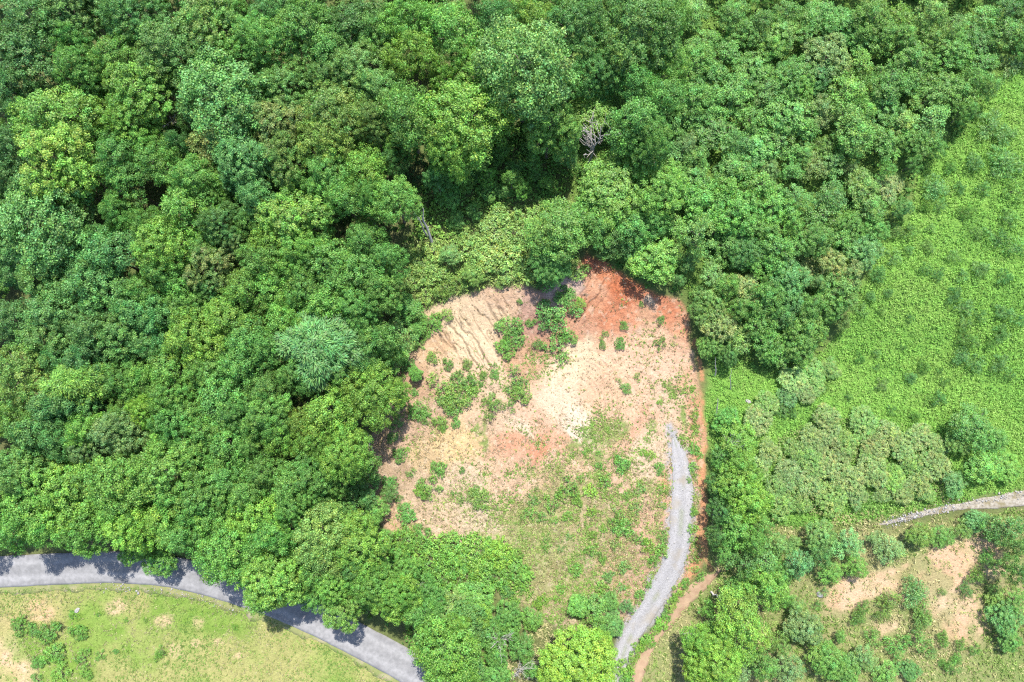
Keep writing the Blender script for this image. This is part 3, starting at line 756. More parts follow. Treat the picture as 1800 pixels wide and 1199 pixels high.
#@@DATA2
# upper-right scrub woodland
rows('small', '''1220,20,40,m 1290,20,36,m 1340,33,36,d 1243,67,36,m 1307,50,32,m 1373,57,40,o 1393,20,36,m 1450,20,40,m 1487,43,36,m 1533,23,36,m 1583,27,34,y 1560,57,36,m 1640,20,40,o 1673,43,36,o 1733,27,40,m 1773,53,36,m 1785,15,34,d
1283,90,38,m 1220,100,40,m 1360,77,30,y 1427,53,30,m 1457,97,45,n 1517,110,36,y 1533,73,36,m 1607,100,38,m 1595,60,30,m 1680,90,36,b 1740,110,36,m 1720,63,36,d 1640,65,30,o
1250,127,36,m 1327,120,40,m 1290,167,48,m 1217,167,40,m 1350,153,36,u 1393,127,40,m 1440,130,34,d 1407,147,30,y 1493,160,45,y 1570,140,40,m 1612,140,30,m 1657,143,40,o 1690,157,34,m 1640,172,34,o 1715,135,28,m 1745,150,26,m
1393,200,50,m 1447,190,36,n 1493,202,45,o 1525,190,30,y 1560,187,36,m 1590,213,36,o 1643,205,44,u 1617,243,30,m 1260,227,45,m 1220,210,36,m 1327,260,45,m 1290,293,40,m 1227,277,36,m 1380,240,40,m 1453,250,26,o 1413,267,30,m 1507,233,45,m 1563,247,36,m 1353,297,22,n 1205,258,26,g 1320,210,34,m 1185,215,34,m 1190,270,34,u
1220,310,40,m 1280,327,36,b 1340,323,40,b 1393,300,30,m 1433,290,30,n 1473,283,26,p 1500,295,16,g 1520,325,38,o 1563,327,28,nU 1407,350,40,u 1357,360,40,b 1293,367,40,b 1233,350,40,b 1460,340,36,u 1460,377,40,m 1533,362,34,m 1593,363,18,p 1500,262,26,m 1180,300,30,m 1300,250,30,u 1250,180,30,m''')
rows('small', '''1283,433,36,m 1257,477,30,p 1313,437,30,d 1345,440,28,m 1377,437,40,m 1407,420,36,m 1327,463,30,y 1367,475,30,b 1387,490,36,u 1413,477,34,nU 1467,463,30,nU,6 1500,480,28,nU,6 1523,437,34,s 1477,507,34,o 1440,493,20,s 1433,533,30,m 1400,533,30,u 1470,540,26,o 1440,420,30,o 1480,420,30,m 1340,405,34,m 1390,385,30,b 1300,400,34,m 1265,395,28,m 1430,390,30,m 1500,395,28,m 1545,400,26,m
1307,507,34,nU,6 1350,520,38,m 1300,535,30,m 1260,533,28,o 1267,570,36,nU,6 1300,590,34,oU,5 1340,560,36,m 1357,597,38,b 1420,573,40,m 1413,603,38,m 1367,613,30,m 1487,567,14,n 1250,605,22,o 1380,555,30,d 1240,560,20,p 1245,520,24,p 1285,500,26,b 1225,545,16,p''')
# meadow shrubs
rows('spiky', '''1717,283,16,s 1673,293,12,m 1647,330,22,s 1657,363,15,u 1630,360,12,m 1743,220,26,s 1767,283,28,u 1773,233,18,s 1700,370,14,m 1773,383,20,u 1780,115,24,g 1573,453,16,s 1602,437,10,s 1627,472,12,u 1650,480,13,u 1680,447,15,s 1633,430,12,p 1727,470,14,s 1693,480,14,p 1770,487,16,u 1680,520,14,u 1703,540,17,s 1727,553,12,u 1767,547,15,s 1703,567,15,s 1703,593,18,o 1763,587,14,u 1693,627,15,s 1717,640,18,s 1760,640,15,s 1780,660,12,u 1627,643,12,m 1655,650,9,d 1663,670,9,d 1603,663,10,s 1540,620,10,s 1543,643,9,u 1550,677,12,g 1657,700,15,u 1640,705,10,m 1490,697,10,d 1517,543,12,s 1533,520,10,s 1563,513,8,s 1600,557,9,u 1550,543,8,p 1513,630,11,m 1783,437,28,m 1760,413,24,d 1735,330,16,u 1785,330,20,m 1690,330,10,u 1600,400,16,u 1575,405,14,p 1640,400,10,p 1720,410,12,p 1545,480,14,u 1795,560,14,u 1745,600,10,m 1590,610,8,u 1570,720,10,u 1610,730,10,m 1450,680,10,o''')
rows('sumac', '''1397,667,28,p 1387,693,22,u 1433,653,24,o 1460,647,22,o 1417,693,20,n 1435,680,18,o 1380,720,18,dH 1453,733,25,n 1430,763,24,n 1520,743,28,o 1567,770,30,n 1620,767,28,n 1493,777,26,o 1465,765,22,n 1540,785,24,n 1333,737,26,n 1350,710,22,o 1590,790,24,n 1650,785,24,n
1340,820,26,n 1387,833,30,n 1427,850,30,n 1467,820,30,n 1500,843,30,n 1463,877,30,o 1507,874,22,n 1533,827,30,n 1570,840,28,y 1588,866,22,n 1620,850,28,n 1630,866,18,o 1407,883,26,o 1647,820,28,n 1600,812,26,o 1433,813,26,o 1380,890,26,o 1550,868,18,n 1355,790,24,n 1400,795,24,o 1370,855,24,o 1480,795,22,n 1530,800,22,o 1440,785,20,n''')
rows('small', '1720,750,46,m,6 1690,770,26,o,4 1760,775,26,m,4 1733,820,38,b,4 1770,820,26,b,3 1683,852,24,s,3 1300,767,34,y,6 1280,740,22,b,4 1275,800,24,m,5')
# right of the drive
rows('small', '1293,853,38,y,8 1265,850,22,d,6 1323,883,38,l,8 1300,933,38,b,8 1322,950,30,b,8 1260,943,24,d,7 1273,973,24,m,6 1310,1000,40,d,9 1347,987,36,u,8 1350,1033,38,b,8 1380,1050,18,b,4 1320,840,26,y,6 1340,920,28,m,6 1270,900,26,d,7 1290,1040,28,m,7 1300,815,26,y,6 1370,960,26,p,5 1375,1010,22,m,5')
rows('broad', '1310,1097,54,l,11 1244,1073,18,bS,4 1236,1135,32,l,10 1260,1167,42,l,12 1238,1190,30,l,10 1265,1120,26,bS,6')
rows('small', '1373,1133,28,o,5 1417,1107,34,g,5 1437,1103,13,b,3 1347,1173,30,m,6 1390,1177,30,g,5 1460,1163,34,m,5 1435,1150,26,o,4 1523,1163,28,s,4 1480,1120,13,m,2 1490,1185,26,m,4 1320,1150,28,d,6 1300,1190,28,g,5 1400,1065,20,p,3 1560,1185,24,m,3 1600,1180,18,u,2.5')
rows('small', '1447,943,28,p,5 1407,993,34,s,6 1447,977,28,d,5 1497,960,34,s,6 1507,997,22,y,5 1463,1010,24,b,4 1570,962,34,g,4 1620,943,22,o,4 1657,944,22,b,3 1693,930,20,o,3 1722,916,20,s,3 1780,926,36,d,6 1535,948,16,g,3 1400,955,14,p,2 1790,960,26,d,7 1787,1000,30,d,7 1752,1048,20,o,2.5 1770,1090,28,u,3.5 1794,1055,22,m,3 1780,1130,20,m,3')
rows('spiky', '1610,1043,24,s 1567,1060,22,o 1520,1065,12,m 1510,1087,15,o 1553,1077,18,o 1627,1070,18,m 1623,1090,16,p 1537,1120,16,m 1577,1137,24,b 1617,1123,22,m 1660,1123,13,b 1690,1133,10,m 1713,1143,11,m 1683,1158,9,m 1683,1177,18,m 1663,1170,10,b 1437,1062,10,m 1657,1043,9,m 1737,980,14,o 1720,1013,15,o 1450,1038,11,p 1700,1035,12,p 1640,1145,12,p')
# bushes on the lawn
rows('shrub', '33,1100,15,m 83,1112,22,m 58,1108,13,m 136,1112,16,b 92,1148,23,b 142,1160,17,b 133,1083,9,l 125,1080,7,b 283,1147,13,bK 276,1155,9,lK 175,1153,9,b 203,1145,6,m 152,1187,10,b 104,1185,18,b 64,1165,11,m 172,1081,4,m 220,1090,5,y 255,1090,5,l 412,1103,6,y 62,1197,11,m')
#@@DATA_END

# fill the closed canopy where no crown has been placed yet
KEEP_OPEN = [(690, 1150, 46), (640, 1120, 40), (560, 1088, 34), (1050, 258, 46), (742, 390, 48), (905, 285, 85), (860, 350, 50), (610, 908, 26), (1265, 700, 60), (307, 215, 18), (567, 865, 20), (720, 270, 26), (906, 205, 24)]
def fill(poly_w, kind, r0, r1, cols, step, seed, cover=.8):
    rng = np.random.default_rng(seed)
    ex = [(p[0], p[1], p[2]) for p in PLANTS]
    for py in range(-64, 1215, step):
        for px in range(-60, 1850, step):
            x = px + rng.uniform(-step, step) * .45; y = py + rng.uniform(-step, step) * .45
            if 0 <= 1:
                E = np.array(ex)
                dd = np.hypot(E[:, 0] - x, E[:, 1] - y) - cover * E[:, 2]
                gap = dd.min()
                if any(math.hypot(x - a, y - b) < r for a, b, r in KEEP_OPEN):
                    continue
                if gap < r0 * .42:
                    continue
                lift = 8 if kind == 'broad' else 4
                q = at(x, y, lift)
                if sdist(np.array([q[0]]), np.array([q[1]]), poly_w)[0] < (2.5 if kind == 'broad' else 1.0):
                    continue
                near = np.argsort(dd)[:3]
                r = float(np.clip(gap * 1.25, r0, r1))
                c = cols[int(rng.integers(len(cols)))]
                plant(x, y, r, c, kind, None, (10.5 + .06 * r) if kind == 'broad' else None)
                ex.append((x, y, r))
fill(FOREST, 'broad', 26, 42, 'mmudmo', 34, 5)
fill(SCRUB, 'small', 20, 34, 'mmoubm', 28, 6)

# ------------------------------------------------------------------ low plants nobody could count
def cover(name, label, area, dens, crad, per, ls, hgt, cols, seed, keep=None, flat=.5, up=.5, cs=.18):
    """area: list of polygons; dens clumps per square metre"""
    rng = np.random.default_rng(seed)
    PX = []; PY = []
    for poly in area:
        lo = poly.min(0); hi = poly.max(0)
        n = int((hi - lo).prod() * dens)
        x = rng.uniform(lo[0], hi[0], n); y = rng.uniform(lo[1], hi[1], n)
        ins = sdist(x + 1.2 * (fbm(x, y, 2, 3, seed) - .5), y + 1.2 * (fbm(x, y, 2, 3, seed + 1) - .5), poly) > 0
        PX.append(x[ins]); PY.append(y[ins])
    x = np.concatenate(PX); y = np.concatenate(PY)
    if keep is not None:
        k = keep(x, y) > rng.random(len(x)); x = x[k]; y = y[k]
    z = terrain(x, y)
    n = len(x)
    r = crad * np.clip(rng.lognormal(-.08, .45, n), .35, 2.4); h = hgt * rng.uniform(.4, 1.5, n) * (.4 + 1.2 * fbm(x, y, 4, 3, seed + 3))
    cc = np.array(cols)
    mixv = np.clip(.55 * fbm(x, y, 6, 3, seed + 7) + .45 * fbm(x, y, 17, 2, seed + 8) + rng.normal(0, .12, n), 0, .999)
    ci = (np.clip((mixv - .25) * 2, 0, .999) * len(cc)).astype(int)
    base = cc[ci] * np.clip(rng.normal(1, cs, n), .5, 1.6)[:, None]
    m_ = n * per
    I = np.repeat(np.arange(n), per)
    d = unit(rng.normal(size=(m_, 3))); d[:, 2] = np.abs(d[:, 2])
    u = rng.uniform(.2, 1, m_) ** .6
    P = np.column_stack([x[I] + d[:, 0] * u * r[I], y[I] + d[:, 1] * u * r[I], z[I] + .03 + d[:, 2] * u * h[I]])
    Nn = unit(d * flat + np.array([0, 0, up]) + .45 * rng.normal(size=(m_, 3)))
    T = d + np.array([0, 0, .3]) + .3 * rng.normal(size=(m_, 3))
    s = rng.uniform(.7, 1.35, m_)
    V, F = quads(P, Nn, T, ls[0] * s, ls[1] * s)
    c = base[I] * np.clip(rng.normal(1, .15, m_), .55, 1.5)[:, None]
    c = np.repeat(np.column_stack([c, np.ones(m_)]), 4, axis=0)
    o = link(name, mesh_np(name, V, F, M_COVER, False, c))
    return tag(o, label, kind='stuff')

ROADC = np.array([at(a, b)[:2] for a, b, w in ROAD]); ROADS = spline(ROADC, 10)
DRVC = spline([list(at(a, b)[:2]) + [w * .05] for a, b, w in DRIVE], 8)
TRKC = np.vstack([spline([at(a, b)[:2] for a, b in L], 10) for L in ([(1262, 998), (1238, 1022), (1210, 1050), (1180, 1085), (1150, 1122), (1128, 1165), (1112, 1215)], [(1560, 919), (1620, 904), (1670, 893), (1720, 886), (1760, 880), (1850, 864)])])
def clear_of_ways(x, y):
    d = np.full(len(x), 1e9)
    for p in ROADS:
        d = np.minimum(d, np.hypot(x - p[0], y - p[1]) - 3.1)
    for p in DRVC:
        d = np.minimum(d, np.hypot(x - p[0], y - p[1]) - p[2] * .86)
    for p in TRKC:
        d = np.minimum(d, np.hypot(x - p[0], y - p[1]) - .75)
    return (d > 0).astype(float)

mead = lambda x, y: clear_of_ways(x, y) * (sdist(x, y, CLEARING) < .3)
cover('meadow_plants', 'bright yellow-green carpet of leafy meadow plants', [MEADOW], 8.5, .5, 8, (.27, .115), .6, [(.125, .27, .052), (.145, .31, .055), (.16, .335, .058), (.18, .345, .064), (.205, .34, .075)], 11, mead)
cover('scrub_undergrowth', 'low green undergrowth beneath the scrub trees', [SCRUB], 1.2, .7, 9, (.5, .22), .8, [(.06, .15, .03), (.08, .19, .035), (.13, .23, .04)], 12, mead)
cover('forest_undergrowth', 'dark green undergrowth on the forest floor', [FOREST], .55, .9, 9, (.55, .3), 1.0, [(.04, .10, .03), (.06, .15, .03), (.09, .17, .03)], 13, lambda x, y: clear_of_ways(x, y) * (.15 + .85 * sstep(.4, .6, fbm(x, y, 9, 2, 555))) * (sdist(x, y, CLEARING) < -.5))
no_clay = lambda x, y: clear_of_ways(x, y) * (1 - .78 * np.clip(sum(sstep(-.6, .8, sdist(x, y, P)) for P in CLAY), 0, 1)) * (sdist(x, y, CLEARING) < -.2)
HOLLOW = gpoly([(835, 225), (990, 215), (1010, 300), (985, 345), (850, 365), (800, 420), (735, 420), (720, 330), (760, 290)])
cover('hollow_plants', 'shaded green plants filling the hollow above the clearing', [HOLLOW], 2.2, .8, 12, (.42, .24), 1.2, [(.11, .25, .05), (.13, .28, .055), (.17, .30, .055)], 18)
cover('rough_grass', 'rough grass and low weeds around the lower clay patch', [EAST, gpoly([(1385, 935), (1470, 900), (1560, 895), (1640, 880), (1700, 872), (1700, 890), (1620, 915), (1540, 930), (1420, 950)]), gpoly([(930, 1050), (1010, 1085), (1060, 1105), (1085, 1130), (1075, 1230), (900, 1230), (870, 1090)])], 4.2, .40, 8, (.42, .10), .35, [(.13, .22, .045), (.19, .27, .07), (.30, .30, .13), (.36, .33, .17)], 14, no_clay)
lawn_keep = lambda x, y: no_clay(x, y) * (.35 + .65 * sstep(.3, .55, fbm(x, y, 4, 3, 777)))
cover('lawn_grass', 'sunlit grass below the asphalt road', [LAWN], 8.0, .3, 5, (.3, .08), .16, [(.11, .20, .04), (.15, .24, .05), (.20, .25, .075), (.26, .25, .13)], 15, lawn_keep, .3, .9)
TH = gpoly([(690, 935), (800, 945), (880, 955), (940, 1000), (930, 1040), (870, 1050), (860, 1090), (900, 1200), (740, 1200), (700, 1060), (680, 980)])
cover('thicket_leaves', 'tangled vines and leaves in the thicket below the clearing', [TH], 1.6, .8, 12, (.42, .26), .9, [(.09, .21, .035), (.13, .26, .04), (.16, .28, .05)], 16, clear_of_ways)
PALETH = gpoly([(700, 430), (760, 425), (850, 370), (900, 355), (1000, 350), (1030, 400), (1020, 460), (960, 500), (880, 505), (800, 520), (735, 550), (700, 520)])
cover('thicket_grass', 'pale yellow-green brambles above the cream clay bank', [PALETH], 4.0, .55, 11, (.34, .12), 1.1, [(.17, .29, .065), (.21, .34, .075), (.25, .35, .09), (.27, .33, .12)], 17)
# weeds on the bare soil: thin above, thick towards the lower right
def weeds(x, y):
    d = np.zeros(len(x))
    for (a, b, r, v) in [(950, 930, 90, 1.3), (1020, 1010, 90, 1.4), (1080, 930, 85, 1.2), (1050, 850, 70, 1.1), (1000, 1080, 70, 1.4), (1000, 860, 55, 1.3), (1110, 1010, 70, 1.3), (930, 1010, 60, 1.3), (1060, 770, 45, 1.4), (1130, 880, 50, 1.0), (1140, 760, 50, .5), (1200, 690, 30, .8), (1210, 760, 26, .9),
                         (860, 680, 40, .5), (760, 680, 40, .45), (740, 740, 40, .4), (960, 640, 40, .5), (820, 870, 60, .3), (780, 920, 50, .3), (1160, 600, 60, .12), (1060, 775, 50, 1), (1160, 860, 26, .6), (1180, 700, 40, .5), (870, 960, 50, .8), (720, 930, 30, .6), (940, 820, 60, .3), (1215, 870, 30, .8), (1220, 950, 30, .9)]:
        p = at(a, b)
        d = np.maximum(d, v * np.exp(-((x - p[0]) ** 2 + (y - p[1]) ** 2) / (2 * (r * .062) ** 2)))
    return np.clip(d * (.25 + 1.5 * sstep(.4, .65, fbm(x, y, 2.5, 3, 909))), 0, 1) * clear_of_ways(x, y)
cover('clearing_weeds', 'patchy green weeds spreading over the bare clay', [CLEARING], 15.0, .32, 7, (.26, .12), .24, [(.13, .23, .05), (.15, .26, .05), (.18, .27, .06), (.23, .26, .09), (.28, .25, .13)], 21, weeds)
def straw(x, y):
    w = .14 + .9 * weeds(x, y) + .7 * sstep(-8, -18, y)
    face = np.maximum(sstep(-1, 1, sdist(x, y, CREAM)), sstep(-1, 1, sdist(x, y, REDFACE)))
    return np.clip(w, 0, 1) * (1 - .75 * face) * (.3 + .7 * sstep(.3, .6, fbm(x, y, 1.6, 3, 919))) * clear_of_ways(x, y)
cover('dry_stalks', 'dry straw stalks and dead weeds on the bare clay', [CLEARING], 9.0, .26, 6, (.3, .06), .12, [(.22, .17, .10), (.30, .24, .15), (.38, .31, .21), (.34, .28, .19), (.24, .21, .10)], 22, straw, .5, .5, .25)
cover('soil_tufts', 'tiny dark tufts dotted over the bare clay', [CLEARING] + CLAY, .75, .12, 6, (.16, .08), .15, [(.11, .11, .045), (.15, .15, .06), (.12, .16, .045), (.22, .19, .10)], 23, lambda x, y: clear_of_ways(x, y) * .9)

BRUSH = gpoly([(1325, 800), (1420, 740), (1520, 730), (1650, 770), (1680, 840), (1640, 890), (1500, 900), (1400, 905), (1350, 870)])
cover('thicket_brush', 'tangled brownish green brush between the sumac shrubs', [BRUSH], 3.2, .6, 10, (.36, .12), 1.3, [(.13, .24, .055), (.16, .26, .065), (.19, .24, .085), (.22, .23, .10)], 19)

# stones: creek, drive edge and verge
def stones(name, label, pts, seed, n, w, size, mat):
    rng = np.random.default_rng(seed)
    S = spline([at(a, b)[:2] for a, b in pts], 20)
    parts = []
    ico = np.array([(0, 0, 1), (.9, 0, .3), (.28, .85, .35), (-.72, .53, .3), (-.72, -.53, .35), (.28, -.85, .3), (.7, .5, -.4), (-.3, .8, -.4), (-.9, 0, -.4), (-.3, -.8, -.4), (.7, -.5, -.4)], float)
    fc = np.array([(0, 1, 2), (0, 2, 3), (0, 3, 4), (0, 4, 5), (0, 5, 1), (1, 6, 2), (2, 7, 3), (3, 8, 4), (4, 9, 5), (5, 10, 1), (2, 6, 7), (3, 7, 8), (4, 8, 9), (5, 9, 10), (1, 10, 6)])
    for _ in range(n):
        c = S[rng.integers(len(S))] + rng.normal(0, w, 2)
        s = size * rng.lognormal(0, .5)
        v = ico * (1 + rng.normal(0, .18, ico.shape)) * s * np.array([1, rng.uniform(.6, 1), .6])
        a = rng.uniform(0, 6.28); R2 = np.array([[math.cos(a), -math.sin(a), 0], [math.sin(a), math.cos(a), 0], [0, 0, 1]])
        v = v @ R2.T + np.array([c[0], c[1], tz(*c) + .1 + s * .15])
        parts.append((v, fc))
    V, F = merge(parts)
    return tag(link(name, mesh_np(name, V, F, mat)), label, kind='stuff')
stones('creek_stones', 'pale stones lying along the creek bed', [(1560, 919), (1620, 903), (1720, 882), (1830, 862)], 3, 420, .42, .085, M_STONE)
stones('verge_stones', 'grey stones along the grassy verge below the road', [(180, 1032), (230, 1036), (300, 1040), (360, 1055), (420, 1075)], 4, 190, .35, .065, M_STONE)
stones('drive_stones', 'loose stones scattered over the gravel drive', [(1195, 790), (1200, 860), (1194, 950), (1163, 1030), (1110, 1115)], 5, 700, 1.3, .045, M_STONE)

# single rocks
def rock(px, py, size, label, seed):
    rng = np.random.default_rng(seed)
    import bmesh
    bm = bmesh.new(); bmesh.ops.create_icosphere(bm, subdivisions=2, radius=1)
    for v in bm.verts:
        k = 1 + rng.normal(0, .09) + .25 * (vnoise(v.co.x * 1.5 + seed, v.co.y * 1.5 + v.co.z, seed) - .5)
        v.co = v.co * float(k); v.co.z *= .55
    me = bpy.data.meshes.new('rock'); bm.to_mesh(me); bm.free(); me.materials.append(M_STONE)
    o = link('rock', me); p = at(px, py)
    o.location = (p[0], p[1], p[2] + .12 * size); o.scale = (size, size * .7, size); o.rotation_euler = (0, 0, rng.uniform(0, 3))
    tag(o, label, 'rock', 'single rocks')
rock(136, 1073, .5, 'pale grey rock beside the small bush on the lawn below the road', 1)
rock(1315, 706, .5, 'small white rock among the weeds by the grey snags', 2)
rock(1440, 1045, .6, 'whitish rock at the left tip of the lower clay patch', 3)
rock(806, 300, .7, 'tan boulder in the shade below the round yellow-green tree', 4)
rock(566, 866, .6, 'grey rock in the dark hollow above the roadside trees', 5)

# ------------------------------------------------------------------ dead trees, snags and logs
def dead_tree(px, py, base_px, height, label, seed, spread=.5, n=9, rad=.22, lean_top=None):
    """base seen at base_px, tips reaching the photo point (px, py) at that height"""
    rng = np.random.default_rng(seed)
    b = at(*base_px); t = at(px, py, height); top = np.array([t[0] - b[0], t[1] - b[1], t[2] + height - b[2]])
    e = bpy.data.objects.new('dead_tree', None); COL.objects.link(e); e.location = b.tolist()
    k = 6
    tt = np.linspace(0, 1, k)[:, None]
    path = top * tt + np.column_stack([rng.normal(0, .018 * height, k), rng.normal(0, .018 * height, k), np.zeros(k)]) * np.sin(tt * 3.0)
    path[0, 2] = -.3
    V, F = tube(path, rad * (1 - .8 * tt[:, 0]), 7)
    link('trunk', mesh_np('trunk', V, F, M_DEAD, True), e)
    for j in range(n):
        f = rng.uniform(.3, .95)
        p0 = np.array([np.interp(f, tt[:, 0], path[:, q]) for q in range(3)])
        L = height * rng.uniform(.28, .6) * spread * 1.5 * (1.25 - f * .5)
        dr = unit(unit(np.array([rng.normal(), rng.normal(), rng.uniform(.1, .6)])) * .75 + unit(top) * .8)
        parts = []
        q = [p0]
        for s_ in range(4):
            dr = unit(dr + rng.normal(0, .10, 3)); q.append(q[-1] + dr * L / 4)
        r0 = rad * .5 * (1.2 - f * .6)
        parts.append(tube(q, r0 * np.array([1, .8, .6, .4, .12]), 5))
        for w_ in range(5):
            g = rng.integers(1, 5); p1 = q[g]; dd = unit(dr + rng.normal(0, .45, 3)); l2 = L * rng.uniform(.2, .5)
            m1 = p1 + dd * l2 * .5 + rng.normal(0, .04 * L, 3)
            parts.append(tube([p1, m1, p1 + dd * l2], r0 * np.array([.5, .35, .1]), 4))
        V, F = merge(parts)
        link('branch', mesh_np('branch', V, F, M_DEAD, True), e)
    return tag(e, label, 'dead tree', 'bare dead trees')

dead_tree(1056, 236, (1033, 290), 9, 'bare silver-grey dead tree fanning out above the bright green round tree', 1, .7, 16, .26)
dead_tree(737, 352, (761, 432), 9, 'tall bare grey snag leaning beside the small tree above the clearing', 2, .12, 5, .30)
dead_tree(728, 372, (752, 415), 7, 'thin grey snag crossing the taller leaning snag above the clearing', 3, .12, 4, .2)
dead_tree(1165, 268, (1140, 300), 6, 'small dead grey tree half hidden in the scrub woodland', 4, .5, 8, .12)
dead_tree(883, 1118, (872, 1135), 5, 'white tangled dead tree standing in the thicket below the clearing', 5, .8, 15, .14)
dead_tree(916, 1172, (905, 1190), 5, 'bare white-branched dead tree at the bottom edge of the thicket', 6, .8, 12, .13)
dead_tree(718, 1025, (722, 1035), 7, 'small dead tree poking through the trees above the road bend', 7, .7, 9, .1)
dead_tree(1283, 775, (1280, 785), 6, 'bare grey branches standing in the weeds right of the red berm', 8, .7, 9, .09)
dead_tree(1230, 1112, (1226, 1120), 7, 'dead grey treetop between the two lime trees beside the dirt track', 9, .6, 9, .1)
dead_tree(298, 205, (315, 225), 12, 'bare dead branch in the dark gap of the upper forest', 10, .25, 5, .15)
dead_tree(1258, 628, (1257, 662), 5, 'short upright grey snag at the clearing corner by the sumacs', 11, .08, 2, .14)
dead_tree(1262, 700, (1258, 734), 4, 'pale weathered snag beside the berm, lower left of three', 12, .08, 2, .16)
dead_tree(1293, 722, (1292, 752), 4, 'pale weathered snag in the weeds, lower right of three', 13, .08, 2, .16)
dead_tree(1286, 648, (1285, 686), 5, 'slim pale snag in the weeds above the other two', 14, .08, 2, .09)

def log(pa, pb, rad, lift, label, seed):
    rng = np.random.default_rng(seed)
    a = at(*pa); b = at(*pb)
    e = bpy.data.objects.new('fallen_log', None); COL.objects.link(e); e.location = a.tolist()
    tt = np.linspace(0, 1, 7)[:, None]
    path = (b - a) * tt + np.column_stack([rng.normal(0, .12, (7, 2)), np.zeros(7)])
    path[:, 2] = terrain(path[:, 0] + a[0], path[:, 1] + a[1]) - a[2] + rad * .7 + lift * tt[:, 0]
    V, F = tube(path, rad * (1 - .5 * tt[:, 0]), 7); link('trunk', mesh_np('trunk', V, F, M_DEAD, True), e)
    for j in range(3):
        p0 = path[2 + j]; d = unit(unit(b - a) + np.array([rng.normal() * .8, rng.normal() * .8, .5]))
        L = np.linalg.norm(b - a) * rng.uniform(.25, .4)
        V, F = tube([p0, p0 + d * L * .5, p0 + d * L + rng.normal(0, .1, 3)], rad * np.array([.45, .3, .1]), 5)
        link('branch', mesh_np('branch', V, F, M_DEAD, True), e)
    tag(e, label, 'log', 'fallen logs')
log((641, 901), (582, 913), .28, 2.0, 'fallen pale log leaning into the trees at the lower left of the clearing', 1)
log((1252, 903), (1280, 910), .2, 1.0, 'short grey log lying in the dark trees right of the drive', 2)
log((1247, 1037), (1262, 1052), .2, 1.2, 'broken grey branch above the lime tree by the dirt track', 3)
log((648, 765), (655, 792), .14, .3, 'dead brown branch under the yellow-green trees at the clearing edge', 4)
log((1000, 1143), (1013, 1168), .08, .6, 'thin grey stick lying left of the lime trees at the bottom', 5)

# ------------------------------------------------------------------ labels that single out every plant
NOUN = {'broad': 'broadleaf tree', 'dense': 'round-crowned tree', 'tipped': 'reddish-tipped tree', 'feather': 'feathery-leaved tree', 'small': 'small tree', 'sumac': 'sumac shrub', 'shrub': 'leafy shrub', 'spiky': 'spiky shrub', 'weed': 'weed clump'}
CATS = {'broad': 'tree', 'dense': 'tree', 'tipped': 'tree', 'feather': 'tree', 'small': 'small tree', 'sumac': 'shrub', 'shrub': 'shrub', 'spiky': 'shrub', 'weed': 'weed'}
GROUPS = {'broad': 'tall woodland trees', 'dense': 'round-crowned woodland trees', 'tipped': 'woodland trees with reddish tips', 'feather': 'feathery-leaved trees', 'small': 'small scrub trees', 'sumac': 'sumac shrubs with brown flower heads', 'shrub': 'leafy shrubs around the clearing', 'spiky': 'spiky shrubs in the rough grass', 'weed': 'weed clumps on the bare clay'}
ORD = ['first', 'second', 'third', 'fourth', 'fifth', 'sixth', 'seventh', 'eighth', 'ninth', 'tenth', 'eleventh', 'twelfth', 'thirteenth', 'fourteenth', 'fifteenth', 'sixteenth']
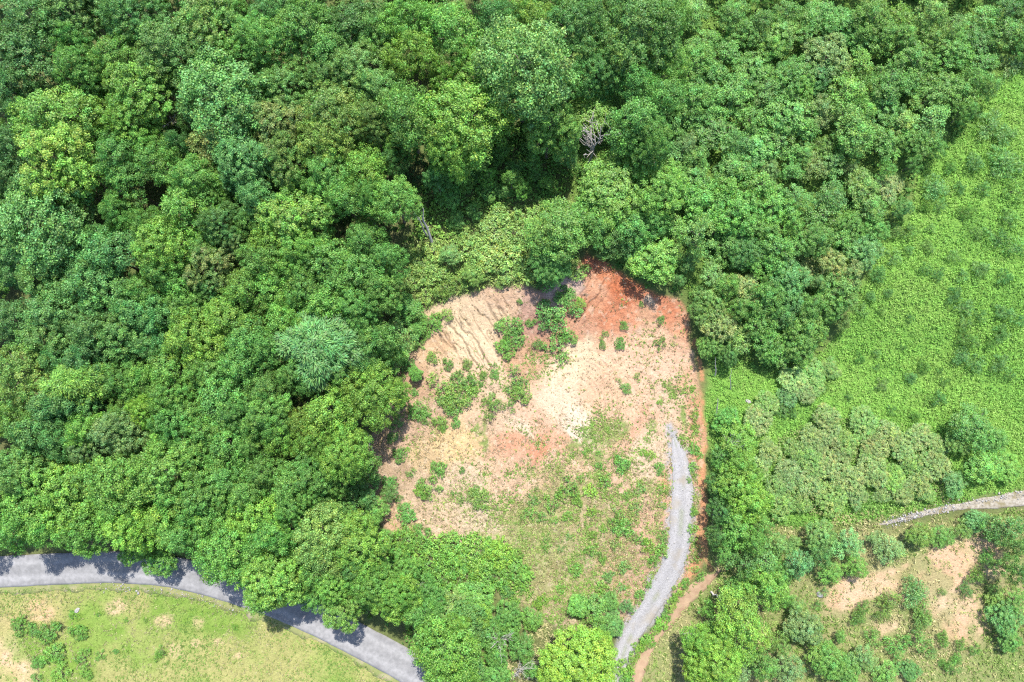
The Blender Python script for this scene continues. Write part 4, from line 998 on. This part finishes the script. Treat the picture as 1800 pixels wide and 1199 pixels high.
def zone(px, py):
    if py > 1050 and px < 450 and py > 1040 + (px > 250) * .35 * (px - 250): return 'on the lawn below the asphalt road'
    if px < 590:
        if py > 905: return 'at the forest edge along the asphalt road'
        if py > 800: return 'in the second forest row above the road'
        if py > 700: return 'in the forest level with the lower clearing'
        if py > 600: return 'in the forest level with the middle clearing'
        if py > 500: return 'in the forest level with the cream bank'
        if py > 400: return 'in the forest level with the pale brambles'
        if py > 300: return 'in the forest level with the dead tree'
        if py > 200: return 'in the upper forest around the dark gap'
        if py > 100: return 'in the forest second from the top edge'
        return 'in the forest along the photo\'s top edge'
    if px < 700 and 600 <= py < 950: return 'overhanging the clearing\'s shaded edge'
    if px < 730 and 400 <= py < 600: return 'between the forest and the cream bank'
    if px < 730 and py >= 950: return 'above the asphalt road\'s lower bend'
    if py < 110 and px < 1200: return 'at top edge above the round yellow-green tree'
    if py < 240 and px < 1000: return 'around the round yellow-green tree'
    if py < 400 and px < 1000: return 'in the shaded hollow above the clearing'
    if py < 400 and px < 1210: return 'around the bare silver-grey dead tree'
    if py < 545 and px < 1060: return 'along the top of the cream bank'
    if py < 545 and px < 1240: return 'behind the red clay bank'
    if px < 1245 and py < 760: return 'on the eroded bare clay'
    if px < 960 and py < 935: return 'on the straw-coloured lower clay'
    if px < 960 and py < 1060: return 'in the vine thicket below the clearing'
    if px < 960: return 'at the bottom edge below the vine thicket'
    if px < 1175 and py < 1050 and px < 1172 - max(0, (py - 980)) * .6: return 'on weedy clay beside the gravel drive'
    if px < 1090 and py >= 1040: return 'at the foot of the gravel drive'
    if px < 1245: return 'along the right side of the gravel drive'
    if px > 1560 and 205 < py < 420 or px > 1500 and 420 <= py < 560 or px > 1480 and 560 <= py < 730:
        if py < 350: return 'in the top of the bright meadow'
        if py < 500: return 'in the upper bright meadow'
        if py < 600: return 'in the middle of the bright meadow'
        return 'in the lower bright meadow'
    if py < 80: return 'in the scrub woodland along the top edge'
    if py < 150: return 'in the scrub woodland\'s second row'
    if py < 230: return 'in the scrub woodland right of the dead tree'
    if py < 310: return 'in the scrub woodland level with the dead tree'
    if py < 400: return 'in the scrub woodland above the meadow corner'
    if py < 500: return 'in the scrub woodland beside the red bank'
    if py < 640: return 'in the scrub woodland\'s lower tip'
    if py < 800: return 'in the weeds below the scrub woodland'
    if py < 905 and px > 1330: return 'in the brown thicket above the creek bed'
    if px < 1390 and py < 1060: return 'in the grove right of the red berm'
    if px < 1390: return 'near the lime trees by the dirt track'
    if py < 1020: return 'along the creek bed'
    return 'around the lower clay patch'
buck = {}
for P in PLANTS:
    px, py, r, c, kind, _, e = P
    big = {'broad': (34, 50), 'dense': (40, 56), 'tipped': (44, 54), 'feather': (36, 50), 'small': (26, 36), 'sumac': (23, 28), 'shrub': (12, 23), 'spiky': (11, 17), 'weed': (9, 13)}[kind]
    size = 'small' if r < big[0] else ('large' if r >= big[1] else 'mid-sized')
    noun = NOUN[kind]
    if kind == 'small':
        noun = 'tree'; size = {'small': 'slim', 'mid-sized': 'low', 'large': 'bushy low'}[size]
    buck.setdefault((size, WORD[c], noun, zone(px, py)), []).append(P)
for (size, word, noun, z), L in buck.items():
    L.sort(key=lambda P: P[0])
    for i, P in enumerate(L):
        lab = f'{size} {word} {noun} {z}'
        if len(L) == 2: lab += [', left one', ', right one'][i]
        elif len(L) > 2:
            lab += ', ' + ('leftmost' if i == 0 else 'rightmost' if i == len(L) - 1 else ORD[i] + ' from left')
        tag(P[6], lab, CATS[P[4]], GROUPS[P[4]])
print('PLANTS', len(PLANTS), 'objects', len(bpy.data.objects), 'tris', sum(len(m.polygons) * 2 for m in bpy.data.meshes))
